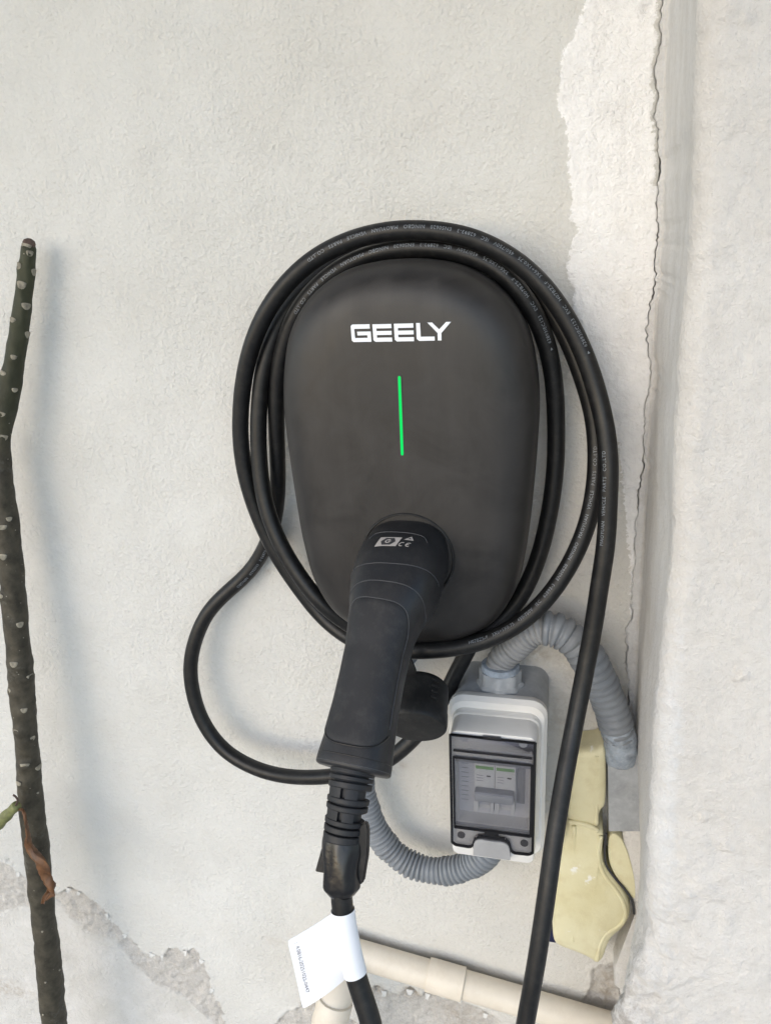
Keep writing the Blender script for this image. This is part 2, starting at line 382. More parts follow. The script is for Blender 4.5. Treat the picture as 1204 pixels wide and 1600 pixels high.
def build_wall():
    xs = np.r_[np.linspace(-3.2,-.66,26), np.arange(-.65,.15,.002), np.linspace(.15,1,34)]
    X, Z = np.meshgrid(xs, ZR); cx = crack_x(ZR)[:,None]
    m = xs >= .15
    X[:,m] = .15+(cx-.15)*((xs[m]-.15)/.85)[None,:]*1.0
    h = .0016*fbm(X,Z,7,1,3)+.0007*fbm(X,Z,40,2,3)+.0004*fbm(X,Z,160,5,2)
    jit = .005*fbm(X,Z,45,21,4)+.002*fbm(X,Z,180,22,2)
    right = [(.6,1.0),(.6,2.9)]
    patch = sdf(X,Z,[(0.1567,1.6942),(0.1611,1.5854),(0.1585,1.5760),(0.1523,1.5647),(0.1472,1.5584),(0.1453,1.5473),(0.1459,1.5267),(0.1481,1.5139),(0.1513,1.5009),(0.1545,1.4878),(0.1536,1.4747),(0.1561,1.4568),(0.1551,1.4432),(0.1620,1.4365),(0.1585,1.4284),(0.1555,1.4192),(0.1535,1.4061),(0.1583,1.3939),(0.1599,1.3769),(0.1709,1.3469),(0.1881,1.2953),(0.2000,1.2687),(0.2166,1.1491),(0.2225,1.0479)]+right)
    patch = np.where(Z > 1.462, np.minimum(patch, cx-.0028-X), patch)+jit*.8*(X < .2)
    bare = sdf(X,Z,[(-0.9741,0.6373),(-0.5272,0.7093),(-0.5067,0.6954),(-0.4914,0.6920),(-0.4697,0.6711),(-0.4497,0.6686),(-0.4322,0.6823),(-0.4199,0.6794),(-0.4087,0.6764),(-0.3951,0.6667),(-0.3843,0.6564),(-0.3835,0.6409),(-0.3739,0.6334),(-0.3668,0.6223),(-0.3561,0.6160),(-0.3480,0.5943),(-0.3317,0.5947),(-0.3137,0.5954),(-0.3044,0.6102),(-0.2860,0.6100),(-0.2681,0.6202),(-0.2585,0.6013),(-0.2562,0.5785),(-0.2509,0.5517),(-0.2420,0.5242),(-0.2418,0.4963),(-0.2243,0.4320),(-0.1819,0.5006),(-0.1484,0.5421),(-0.1273,0.5665),(-0.1096,0.5624),(-0.0624,0.5425),(-0.0480,0.5879),(-0.0400,0.6071),(-0.0263,0.6033),(-0.0086,0.6045),(0.0031,0.6144),(0.0143,0.6070),(0.0272,0.6142),(0.0479,0.6092),(0.0642,0.6152),(0.0810,0.6014),(0.1028,0.5930),(0.1213,0.5492),(0.1921,0.5685),(0.1973,0.6475),(0.2048,0.6910),(0.2167,0.7027),(0.2447,0.7222),(0.3371,0.4464),(0.4394,-0.7378),(-7.4749,-7.2917),(-1.9920,0.3725)])
    bare = bare+jit*1.3+.003*fbm(X,Z,220,23,2)
    skim = sdf(X,Z,[(-1.0183,0.5275),(-0.5484,0.6207),(-0.5008,0.6377),(-0.4588,0.6565),(-0.4268,0.6162),(-0.4173,0.6074),(-0.3801,0.6088),(-0.3635,0.5725),(-0.3357,0.5459),(-0.3057,0.5341),(-0.2853,0.5190),(-0.2575,0.4923),(-0.2297,0.3828),(-0.0321,0.5075),(0.0314,0.5354),(0.0770,0.5372),(0.1219,0.4863),(0.2462,-0.8978),(-7.4749,-7.2917)])+jit
    rough = fbm(X,Z,110,31,4,.65)
    # step in thickness: raised white patch, chipped-away paint, old skim under it
    P = sstep(-.001,.002,patch)*(1-.0*Z); Bm = sstep(-.0004,.0016,bare); S = sstep(-.002,.003,skim)
    h = h+P*(.0009+.0008*fbm(X,Z,55,41,4))+.0010*np.exp(-(patch/.0035)**2)*(patch > -.004)*sstep(1.25,1.45,Z)
    h = h-Bm*(1-S)*(.0026-.0040*rough)-Bm*S*.0011+.0007*np.exp(-((bare+.002)/.0025)**2)
    # a trowel step inside the white patch
    stepx = np.interp(Z, [1.15,1.28,1.31,1.345,1.41,1.62], [.212,.204,.193,.191,.190,.188])
    h = h+P*.0007*sstep(.002,-.002,X-stepx-.0012*vnoise(X,Z,60,47))*sstep(1.2,1.25,Z)
    vt = np.interp(Z, [1.1,1.4,1.62], [.165,.168,.165]); h = h+P*.0006*np.exp(-((X-vt-.002*vnoise(X*0,Z,20,48))/.0022)**2)*sstep(1.41,1.45,Z)
    # blobs and nicks
    for (x0,z0,r,a) in BLOBS:
        h = h+a*np.exp(-(((X-x0)**2+(Z-z0)**2)/(r*r)))
    stain = np.zeros_like(X)
    for (x0,z0,rx,rz,a) in STAINS:
        stain = np.maximum(stain, a*np.exp(-((X-x0)/rx)**2-((Z-z0)/rz)**2))
    warm = np.clip(sstep(-.25,.2,X)*sstep(1.55,.95,Z)*.75+.6*fbm(X,Z,5,61,3), 0, 1)
    Y = -h
    # return of the plaster edge into the crack
    z1 = ZR[:,None]; X2 = np.c_[X, cx, cx]; Y2 = np.c_[Y, Y[:,-1:]+.002, Y[:,-1:]*0+.02]; Z2 = np.c_[Z, z1, z1]
    X2[:,-3] -= .0004
    ex = lambda a: np.c_[a, a[:,-1:], a[:,-1:]]
    return X2, Y2, Z2, dict(patch=ex(patch), bare=ex(bare), skim=ex(skim), stain=ex(stain), warm=ex(warm))
BLOBS = []
for (p, r, a) in (((-0.4020,1.0016),.0022,.0016),((-0.3804,1.0036),.0016,.0012),((-0.3953,0.9908),.0012,.001),((-0.3788,0.9916),.0013,.001),((-0.3742,0.9985),.0012,.001),((-0.3888,0.9865),.001,.0008),((-0.3679,0.9894),.0012,.0009),((-0.3754,0.9805),.0011,.0009),((-0.3370,1.0004),.0016,.001),((-0.3416,0.9887),.001,.0008),((-0.3701,0.9620),.001,.0009),((-0.3603,0.9622),.001,.0008),((-0.3381,1.0281),.001,.0008),((-0.2809,1.4467),.002,.0012),
                  ((0.2031,1.5754),.0032,-.004),((0.1679,1.5294),.001,-.002),((0.1714,1.5205),.0009,-.002),((0.1670,1.5188),.0009,-.002),((0.1985,1.5192),.003,-.001),((0.2015,1.4622),.003,-.001),((-0.5123,0.7119),.003,-.005),((-0.5077,0.7076),.002,-.004),((-0.3124,0.6159),.0013,-.003),((-0.1726,0.6539),.0016,-.002),((0.0055,0.9279),.0022,-.0016),((0.0159,0.8319),.001,-.002),((-0.0348,0.8010),.0012,-.002),((-0.0356,0.6031),.006,-.006),((0.0030,0.6104),.006,-.005),((0.0219,0.6119),.003,-.005),((-0.1244,0.5608),.004,-.004),((-0.0973,1.0873),.0012,-.002),((-0.2926,1.3856),.001,-.002),((-0.4118,0.6932),.0016,-.002),((-0.4235,0.6136),.002,-.003)):
    BLOBS.append((p[0], p[1], r, a))
for k in range(170):
    BLOBS.append((rnd.uniform(-.55,.2), rnd.uniform(.55,1.62), rnd.uniform(.0012,.0028), rnd.choice((-1,1,1))*rnd.uniform(.0003,.0009)))
STAINS = [(*(0.1380,1.0669),.016,.010,.8),(*(0.1162,1.0202),.03,.02,.25),(*(0.1694,1.0762),.022,.035,.5),(*(0.1644,1.0007),.02,.03,.4),(*(-0.0357,0.6011),.014,.008,.9),(*(0.0068,0.6093),.02,.007,.8),(*(0.0624,0.5847),.03,.02,.6),(*(0.2217,0.6674),.012,.03,.9),(*(-0.1629,0.6529),.016,.006,.3),(*(-0.4223,0.6769),.02,.006,.25),(*(-0.5723,0.4785),.05,.015,.6),(*(-0.1181,0.5582),.02,.01,.7),(*(-0.1210,1.1341),.003,.003,.5),(*(0.0068,0.9249),.006,.004,.4)]
A = build_wall()
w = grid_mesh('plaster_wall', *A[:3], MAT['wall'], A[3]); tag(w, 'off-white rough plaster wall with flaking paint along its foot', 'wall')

def build_pier():
    Z = ZR; n = len(Z)
    xi_ = np.array([(0.2164,1.5722),(0.2238,1.4127),(0.2227,1.3895),(0.2262,1.1557),(0.2268,1.0778),(0.2295,0.9871),(0.2392,0.8932),(0.2487,0.7997),(0.2526,0.6974)]); xi_ = xi_[np.argsort(xi_[:,1])]
    xe_ = np.array([(.2176,1.60),(.2190,1.5371),(.2245,1.4156),(.2229,1.398),(.2249,1.3023),(.2287,1.2203),(.2269,1.1609),(.2262,1.0916),(.2290,1.0163),(.2320,.9463),(.2320,.8932),(.2250,.8503),(.2170,.8061),(.214,.6)]); xe_ = xe_[np.argsort(xe_[:,1])]
    Xe = smooth_rows(np.interp(Z, xe_[:,1], xe_[:,0]), 8)+.0006*vnoise(Z*0,Z,30,71)+.0007*vnoise(Z*0,Z,140,72)
    Xc = crack_x(Z)+crack_w(Z)
    Xi = np.maximum(smooth_rows(np.interp(Z, xi_[:,1], xi_[:,0]), 8), Xc+.0045)
    Xe = np.maximum(Xe, Xi-.045)
    cols = []; k = np.ones(n)
    cols += [(Xc, .02*k), (Xc, .001*k)]
    for t in (.15,.5,.9): cols.append((Xc+(Xi-.004-Xc)*t, -.0003*k))
    for a in (20,45,70): cols.append((Xi-.004+.004*math.sin(math.radians(a)), -.005*(1-math.cos(math.radians(a)))))
    for t in np.linspace(0,1,58): cols.append((Xi+(Xe-Xi)*t, -(.007+.131*t)*k))
    for a in np.linspace(12,90,8): cols.append((Xe+.014*(1-math.cos(math.radians(a))), -(.138+.014*math.sin(math.radians(a)))*k))
    ncorner = len(cols)
    for x in np.r_[np.arange(.002,.24,.002), np.linspace(.25,1.6,24)]: cols.append((Xe+.014+x, -.152*k))
    X = np.stack([c[0]*k for c in cols],1); Y = np.stack([c[1]*k for c in cols],1); ZZ = np.repeat(Z[:,None], X.shape[1], 1)
    tx = np.gradient(X,axis=1); ty = np.gradient(Y,axis=1); L = np.hypot(tx,ty)+1e-9; nx = ty/L; ny = -tx/L      # outward: left on the side, towards the viewer in front
    s = np.repeat(np.r_[0,np.cumsum(np.hypot(np.diff(X.mean(0)),np.diff(Y.mean(0))))][None,:], n, 0)
    col = np.arange(X.shape[1])[None,:]*np.ones((n,1))
    front = sstep(ncorner-8, ncorner, col); corner = np.exp(-((col-(ncorner-4))/7)**2); low = sstep(1.12,.9,ZZ)
    d = .0024*fbm(s,ZZ,5,81,3)*front+.0011*fbm(s,ZZ,28,82,4)*(.5+.7*front)+.0007*fbm(s,ZZ,95,83,3,.65)*(.15+front)
    d = d+(.005*fbm(s,ZZ,35,84,4,.65))*low*np.exp(-((col-ncorner)/25)**2)+.006*fbm(s,ZZ,70,85,3,.6)*sstep(.92,.83,ZZ)*np.exp(-((col-ncorner+4)/14)**2)
    lump = np.clip(fbm(s,ZZ,75,86,3)-.40,0,1)*.009*front; d = d+lump
    d = d+corner*.0014*(fbm(s*0,ZZ,60,87,4,.65)+.2)
    d = d+.0007*fbm(s,ZZ,40,88,4)*(1-front)
    d[:,:3] = 0
    X = X+nx*d; Y = Y+ny*d
    side = sstep(4,7,col)*(1-sstep(ncorner-10,ncorner-5,col))
    white = np.where(col < 6, .75, 0)+corner*np.interp(ZZ,[.8,.95,1.0,1.1,1.2,1.3,1.6],[.45,.6,.75,.7,.4,.35,.2])+side*np.interp(ZZ,[.9,1.0,1.1,1.15,1.3,1.6],[.5,.62,.45,.2,.18,.3])
    dirt = sstep(.90,.80,ZZ)*np.exp(-((col-(ncorner-8))/14)**2)*.8+.25*np.exp(-((col-6)/3)**2)*sstep(1.5,1.1,ZZ)
    return X, Y, ZZ, dict(side=side, white=white, dirt=dirt)
def smooth_rows(a, n):
    for _ in range(n*n): a = np.r_[a[0], (a[:-2]+2*a[1:-1]+a[2:])/4, a[-1]]
    return a
A = build_pier()
p = grid_mesh('wall_pier', *A[:3], MAT['pier'], A[3]); tag(p, 'white trowelled pier standing proud of the wall beyond the long crack', 'pier')
back = mesh('masonry_core', [(.1,.021,0),(.5,.021,0),(.5,.021,2.9),(.1,.021,2.9)], [(0,1,2,3)], MAT['ground'], p, False)

# ------------------------------------------------------------------ wall-box charger
CX, CZ = .0367, 1.275
half = [(0,1.4195),(.018,1.4185),(.045,1.4123),(.0712,1.3958),(.0892,1.371),(.0974,1.342),(.1006,1.311),(.0999,1.280),(.0977,1.242),(.0932,1.194),(.0852,1.158),(.0685,1.1300),(.0415,1.1130),(.019,1.1080),(0,1.1068)]
hc = catmull([(-.018,0,1.4185)]+[(a,0,b) for a,b in half]+[(-.019,0,1.1080)], .002)
i0 = int(np.argmin(np.hypot(hc[:,0],hc[:,2]-1.4195))); i1 = int(np.argmin(np.hypot(hc[:,0],hc[:,2]-1.1068)))
hr, _ = resample(hc[i0:i1+1], .005); hr[0,0] = hr[-1,0] = 0
OUT = [(p_[0],p_[2]) for p_ in hr]+[(-p_[0],p_[2]) for p_ in hr[-2:0:-1]]
def outline_ring(off, inset):
    P = np.array(OUT); T = np.roll(P,-1,0)-np.roll(P,1,0); T /= np.linalg.norm(T,axis=1)[:,None]
    N = np.stack([-T[:,1],T[:,0]],1); c = np.array([0,CZ]); sg = np.sign(((P-c)*N).sum(1)).mean(); N *= sg
    Q = P-N*inset
    return [(CX+q[0], -off, q[1]) for q in Q]
def scaled_ring(off, k, inset):
    R = outline_ring(off, inset); return [(CX+(r[0]-CX)*k, r[1], CZ+(r[2]-CZ)*k) for r in R]
charger = thing('wall_charger', 'matt charcoal egg-shaped vehicle charger with green light bar', 'charger', (CX, 0, 1.107))
V,F = rings_mesh([outline_ring(-.004,.010), outline_ring(.030,.010), outline_ring(.034,.007)])
fix(mesh('back_shell', V, F, MAT['shell'], charger, True, 40))
FACE = .092
rr = [outline_ring(.034,.0035), outline_ring(.0352,.0012), outline_ring(.037,.0002), outline_ring(.060,0), outline_ring(.068,.0012), outline_ring(.0755,.0042), outline_ring(.0815,.0090), outline_ring(.0862,.0155), outline_ring(.0890,.0235), outline_ring(.0903,.032)]
for k,o in ((.85,.0909),(.68,.0914),(.5,.0917),(.3,.0919),(.12,FACE)): rr.append(scaled_ring(o, k, .032))
V,F = rings_mesh(rr)
cover = fix(mesh('front_cover', V, F, MAT['cover'], charger, True, 50))
cbm = bmesh.new(); cbm.from_mesh(cover.data); CBVH = BVHTree.FromBMesh(cbm)
def on_cover(x, z, lift=.0003):
    h = CBVH.ray_cast(Vector((x,-.3,z)), Vector((0,1,0))); return (x, h[0].y-lift, z)
# lettering
LET = [[(310,108),(135,108),(119,122),(122,262),(140,278),(320,278),(318,178),(180,178),(183,214),(282,214),(284,239),(157,240),(152,150),(310,150)],
       [(525,110),(338,110),(342,262),(362,279),(530,279),(528,240),(379,240),(378,214),(526,214),(526,176),(376,176),(375,150),(527,150)],
       [(742,109),(552,109),(556,262),(576,279),(746,279),(745,240),(593,240),(592,214),(743,214),(743,176),(591,176),(590,150),(743,150)],
       [(808,107),(770,107),(773,258),(795,277),(948,277),(947,238),(812,238)],
       [(880,105),(925,105),(992,172),(1060,103),(1108,103),(1013,206),(1013,276),(977,276),(977,206)]]
def letter_pt(x, y): return (.0030+(x-118)/990*.0735, 1.3762-(y-104)/174*.0128)
for L in LET:
    P = [letter_pt(*q) for q in L]; y = on_cover(*P[0])[1]; y = min(on_cover(*q)[1] for q in P)
    extrude_poly('letter', P, y-.0001, y+.0008, MAT['letter'], cover)
# light bar
bz0, bz1, bw = 1.2787, 1.3385, .00105
pl = [( .0380-bw, bz0+.001),(.0380-bw*.6,bz0),(.0380+bw*.6,bz0),(.0380+bw,bz0+.001),(.0380+bw,bz1-.001),(.0380+bw*.6,bz1),(.0380-bw*.6,bz1),(.0380-bw,bz1-.001)]
yb = on_cover(.038,1.31)[1]
extrude_poly('light_bar', pl, yb-.0002, yb+.001, MAT['led'], charger)
extrude_poly('light_bar_slot', [(.038+(a-.038)*1.55, 1.3086+(b-1.3086)*1.015) for a,b in pl], yb+.0000, yb+.0009, MAT['dark'], charger)
# round holster that receives the connector
def ring_loft(name, cx, cz, prof, mat, parent, seg=56, ex=1.0):
    R = []
    for (off,r) in prof: R.append([(cx+r*math.cos(a)*ex, -off, cz+r*math.sin(a)) for a in np.arange(seg)/seg*2*math.pi])
    V,F = rings_mesh(R, True, False, False); return fix(mesh(name, V, F, mat, parent, True, 50))
ring_loft('holster_rim', .0392, 1.1950, [(.088,.0382),(.0915,.0378),(.0928,.0370),(.0930,.0364),(.0922,.0358),(.090,.0355),(.080,.0352),(.080,.031),(.080,.001)], MAT['cap'], charger)

# ------------------------------------------------------------------ charging connector
gun = thing('charging_connector', 'black charging connector plugged into the charger, grip pointing down and out', 'connector', (.043,-.09,1.19))
GP = [(.0395,-.066,1.196),(.0392,-.095,1.1958),(.0383,-.115,1.1932),(.0370,-.1333,1.1848),(.0341,-.1517,1.1706),(.0318,-.1725,1.1504),(.0291,-.1975,1.1247),(.0257,-.2254,1.0944)]
YM = lambda y: y if y > -.1 else -.1+(y+.1)*.8333
gc, gs = resample(catmull(GP, .001), .002)
GT, GN, GB = frames(gc, (1,0,0))
ky = [-.252,-.247,-.236,-.217,-.20,-.185,-.172,-.158,-.147,-.138,-.118,-.095,-.066]
ka = [.0238,.0238,.0226,.0215,.0213,.0216,.0232,.0268,.0306,.0322,.0334,.0330,.0300]
kb = [.0212,.0214,.0206,.0203,.0208,.0220,.0238,.0262,.0280,.0292,.0305,.0305,.0285]
ky = [YM(v) for v in ky]; GK = np.interp(gc[:,1], [-.2254,-.1], [1.06,1.0])
GA = np.interp(gc[:,1], ky, ka)*GK; GBb = np.interp(gc[:,1], ky, kb)*GK
# the connector's back edge (towards the wall and below) runs deeper where head meets grip
KEEL = np.interp(gc[:,1], [-.2267,-.1958,-.1792,-.1583,-.1375,-.1167,-.1], [1.0,1.0,1.0,1.03,1.06,1.02,1])
def gun_pt(i, th, lift=0.0):
    f = float(np.clip(i,0,len(gc)-1)); j = int(f); k = min(j+1,len(gc)-1); t = f-j
    lp = lambda A: A[j]*(1-t)+A[k]*t
    ex = 2/2.7; c, s_ = math.cos(th), math.sin(th)
    x = math.copysign(abs(c)**ex, c); y = math.copysign(abs(s_)**ex, s_)
    b = lp(GBb)*(lp(KEEL) if y*GUP < 0 else 1)
    return Vector(lp(gc)+(lp(GA)+lift)*x*lp(GN)+(b+lift)*y*lp(GB))
GUP = 1 if GB[5][2] > 0 else -1
NG = 64
rings = [[gun_pt(i, 2*math.pi*j/NG) for j in range(NG)] for i in range(len(gc))]
rings += [[gun_pt(len(gc)-1, 2*math.pi*j/NG, -d)+Vector(GT[-1]*e) for j in range(NG)] for d,e in ((.0006,.0010),(.0020,.0017),(.006,.0019),(.013,.0019))]
V,F = rings_mesh(rings); head = fix(mesh('body', V, F, MAT['gun'], gun, True, 60))
idx_y = lambda y: float(np.interp(-YM(y), -gc[:,1], np.arange(len(gc))))
TOP = math.pi/2*GUP
def gun_line(name, pts, r=.00038, mat='ridge', par=None):
    C, _ = resample(np.array([tuple(q) for q in pts]), .0012); V,F = tube(smooth_path(C,2), r, 6, (.3,-.5,.8)); return mesh(name, V, F, MAT[mat], par or gun)
for y0, bow, th0 in ((-.1365,.000,1.55),(-.1475,.006,1.75)):
    pts = []
    for k in range(61):
        u = -1+2*k/60; th = TOP+u*th0*-1
        pts.append(gun_pt(idx_y(y0-bow*(u*u)*2.2+.004*u), th, .0001))
    gun_line('ridge', pts)
pts = []
for k in range(41):
    u = -1+2*k/40; pts.append(gun_pt(idx_y(-.111-.004*max(0,abs(u)-.8)/.2), TOP-u*.62, .0001))
gun_line('ridge', pts, .00035)
# grip inlay with its outline
ya, yb_ = -.158, -.2395; tm = 1.22
def inlay_y(v, u):
    e = abs(u)**3.2
    s0 = ya-.016*e; s1 = yb_+.009*abs(u)**2.4
    return s0+(s1-s0)*v
NU, NV = 30, 44; Vg = []; Fg = []
for a in range(NV+1):
    for b in range(NU+1):
        u = -1+2*b/NU; v = a/NV; edge = min(1-abs(u), v*2.2, (1-v)*2.2); lift = .0007*min(1,edge/.05)-.00015
        Vg.append(gun_pt(idx_y(inlay_y(v,u)), TOP-u*tm, lift))
for a in range(NV):
    for b in range(NU):
        q = a*(NU+1)+b; Fg.append((q,q+1,q+NU+2,q+NU+1))
inlay = fix(mesh('grip_inlay', Vg, Fg, MAT['grip'], gun))
edge = [gun_pt(idx_y(inlay_y(v,-1)), TOP+tm, .0002) for v in np.linspace(.55,0,30)]+[gun_pt(idx_y(inlay_y(0,u)), TOP-u*tm, .0002) for u in np.linspace(-1,1,40)[1:]]+[gun_pt(idx_y(inlay_y(v,1)), TOP-tm, .0002) for v in np.linspace(0,.95,40)[1:]]
gun_line('inlay_edge', edge, .00042, 'ridge', inlay)
edge = [gun_pt(idx_y(inlay_y(1,u)-.0008), TOP-u*tm, .0000) for u in np.linspace(-1,1,40)]
gun_line('inlay_seam', edge, .0007, 'boot', inlay)
gun_line('collar_seam', [gun_pt(len(gc)-1-3.2, TOP-u*math.pi, -.0002) for u in np.linspace(-1,1,80)], .0005, 'boot')
gun_line('collar_seam', [gun_pt(len(gc)-1-.6, TOP-u*math.pi, .0000) for u in np.linspace(-1,1,80)], .0003, 'ridge')
# printed marks on the head
gbm = bmesh.new(); gbm.from_mesh(head.data); GBVH = BVHTree.FromBMesh(gbm)
MC = Vector(gun_pt(idx_y(-.1235), TOP)); MNn = Vector((0,-.42,.91)).normalized(); MX = Vector((1,.0,-.0)); MY = MNn.cross(MX).normalized()
def mark(name, poly, mat, parent, lift=.00022, holes=None, ring=0):
    """flat mark in mm, laid on the head"""
    def put(q):
        o = MC+MX*((q[0]+.32*q[1]+5.2)*.001)+MY*((q[1]+5.5)*.001)+MNn*.02; h = GBVH.ray_cast(o, -MNn); return h[0]+MNn*lift
    n = len(poly)
    if ring:
        inner = ring; V = [put(q) for q in poly]+[put(q) for q in inner]; F = [(i,(i+1)%n,n+(i+1)%n,n+i) for i in range(n)]
    elif holes == 'strip':
        h = n//2; V = [put(q) for q in poly]; F = [(i,i+1,n-2-i,n-1-i) for i in range(h-1)]
    else:
        c = (sum(q[0] for q in poly)/n, sum(q[1] for q in poly)/n); K = 8; V = [put((c[0]+(q[0]-c[0])*k/K, c[1]+(q[1]-c[1])*k/K)) for k in range(K,0,-1) for q in poly]+[put(c)]
        F = [(k*n+i,k*n+(i+1)%n,(k+1)*n+(i+1)%n,(k+1)*n+i) for k in range(K-1) for i in range(n)]+[((K-1)*n+i,(K-1)*n+(i+1)%n,K*n) for i in range(n)]
    return fix(mesh(name, V, F, MAT[mat], parent, False))
def arc(cx, cy, r, w, a0, a1, n=14, ky=1.0):
    o = [(cx+r*math.cos(math.radians(a0+(a1-a0)*i/n)), cy+ky*r*math.sin(math.radians(a0+(a1-a0)*i/n))) for i in range(n+1)]
    i_ = [(cx+(r-w)*math.cos(math.radians(a0+(a1-a0)*i/n)), cy+ky*(r-w)*math.sin(math.radians(a0+(a1-a0)*i/n))) for i in range(n+1)]
    return o+i_[::-1]
ox, oy = -10.0, -1.0
def dense(P, n=6):
    out = []
    for i in range(len(P)):
        a, b = P[i], P[(i+1) % len(P)]
        out += [(a[0]+(b[0]-a[0])*k/n, a[1]+(b[1]-a[1])*k/n) for k in range(n)]
    return out
em = mark('emblem', dense([(ox-8.2,oy-5.0),(ox+8.2,oy-5.0),(ox+8.2,oy+5.0),(ox-8.2,oy+5.0)]), 'mark', head)
mark('emblem_hexagon', dense([(ox-5.6,oy),(ox-3.2,oy-3.7),(ox+3.2,oy-3.7),(ox+5.6,oy),(ox+3.2,oy+3.7),(ox-3.2,oy+3.7)]), 'dark', head, .0004)
mark('emblem_letter', arc(ox,oy,2.2,.95,40,335,16,.95), 'mark', head, .0006, 'strip')
mark('emblem_letter', [(ox-.1,oy+.45),(ox+2.3,oy+.45),(ox+2.3,oy-.45),(ox-.1,oy-.45)], 'mark', head, .00062)
tx, ty = 4.3, 1.9
mark('warning_triangle', dense([(tx-3.6,ty-.4),(tx+3.6,ty-.4),(tx,ty+4.2)],3), 'mark', head, .00025, None, dense([(tx-1.3,ty+.7),(tx+1.3,ty+.7),(tx,ty+2.4)],3))
mark('approval_letter', arc(1.6,-3.6,2.2,.75,60,300,14), 'mark', head, .00025, 'strip')
mark('approval_letter', arc(6.6,-3.6,2.2,.75,60,300,14), 'mark', head, .00025, 'strip')
mark('approval_letter', [(4.7,-3.25),(7.0,-3.25),(7.0,-3.95),(4.7,-3.95)], 'mark', head, .00028)
# strain relief
sp = catmull([gc[-1]-GT[-1]*.004, gc[-1]+GT[-1]*.004, (0.0246,-0.2380,1.0785),(0.0226,-0.2510,1.0567),(0.0225,-0.2550,1.0507)], .0005); sp, ss = resample(sp, .0005)
LS = ss[-1]-.006
def relief_ring(s0, s1, r0, r1, par, name='ring', ang=None):
    i0 = int(s0/.0005); i1 = max(i0+2, int(s1/.0005)); C = sp[i0:i1+1]; n = len(C)
    rad = np.linspace(r0, r1, n); rad[0] -= .0005; rad[-1] -= .0005
    V,F = tube(C, rad, 36, (1,0,0)); return fix(mesh(name, V, F, MAT['relief'], par, True, 45))
core = relief_ring(0, LS, .0122, .0095, gun, 'strain_relief')
rad_at = lambda s: .0158-(.0158-.0128)*s/LS
bands = [(.0045,.0085),(.0095,.0125),(.0135,.0175),(.0230,.0268),(.0278,.0315),(.0368,.0405),(.0415,.0455),(.0465,LS)]
bands = [(a/.052*LS, b/.052*LS) if b != LS else (a/.052*LS, LS) for a,b in bands]
for (a,b) in bands: relief_ring(a, b, rad_at(a), rad_at(b), core)
# bridges across the two wide slots, at the front of the sleeve
T_,N_,B_ = frames(sp, (1,0,0))
for (a,b) in ((.0172/.052*LS,.0235/.052*LS),(.031/.052*LS,.0372/.052*LS)):
    for th0,th1 in ((.9,1.5),(1.75,2.6),(3.4,3.9),(4.6,5.2)):
        R = []
        for i in range(int(a/.0005), int(b/.0005)+1):
            ro = rad_at(i*.0005)-.0006; arcp = [sp[i]+ro*(math.cos(t)*N_[i]+math.sin(t)*B_[i]*GUP) for t in np.linspace(th0,th1,6)]+[sp[i]+(ro-.005)*(math.cos(t)*N_[i]+math.sin(t)*B_[i]*GUP) for t in np.linspace(th1,th0,6)]
            R.append(arcp)
        V,F = rings_mesh(R); fix(mesh('bridge', V, F, MAT['relief'], core, True, 40))
# dust cap hanging on a strap behind the grip
cc = Vector((0.0460,-0.1180,1.0557)); ax = Vector((.06,-.87,-.49)).normalized(); u1 = ax.cross(Vector((1,0,0))).normalized(); u2 = ax.cross(u1)
capR = []
for (s,r) in ((-.040,.0005),(-.040,.016),(-.0395,.0225),(-.037,.0248),(-.034,.0252),(-.014,.0254),(-.0132,.0259),(-.004,.0262),(-.0012,.0258),(0,.0246),(.0002,.021),(.0002,.001)):
    capR.append([cc+ax*s+(u1*math.cos(t)+u2*math.sin(t))*r for t in np.arange(48)/48*2*math.pi])
V,F = rings_mesh(capR); capo = fix(mesh('dust_cap', V, F, MAT['cap'], gun, True, 40))
rt = Vector((1,0,0)); upv = (Vector((0,0,1))-ax*ax.z).normalized(); rt = upv.cross(ax).normalized()
if rt.x < 0: rt = -rt
for k in range(4):
    a = math.radians(38); d = (rt*math.sin(a)+upv*math.cos(a)); c = cc+ax*(-.033+k*.0052)+d*.0256; q = ax.cross(d).normalized()
    M = Matrix((tuple(q)+(0,),tuple(ax)+(0,),tuple(d)+(0,),(0,0,0,1))).transposed(); M.translation = c
    box('grip_rib', (-.0032,-.0010,-.001), (.0032,.0010,.0011), MAT['cap'], capo, .0005, 2, M)
st = catmull([(0.0305,-0.1000,1.1183),(0.0355,-0.1000,1.1080),(0.0389,-0.1000,1.0988),(0.0396,-0.0970,1.0886),tuple(cc+ax*-.030+upv*.022)], .002); st,_ = resample(st,.003); T2,N2,B2 = frames(st,(1,0,0))
V,F = rings_mesh([[st[i]+N2[i]*a+B2[i]*b for a,b in ((-.0052,-.0012),(.0052,-.0012),(.0058,0),(.0052,.0012),(-.0052,.0012),(-.0058,0))] for i in range(len(st))]); fix(mesh('cap_strap', V, F, MAT['cap'], gun, True, 50))

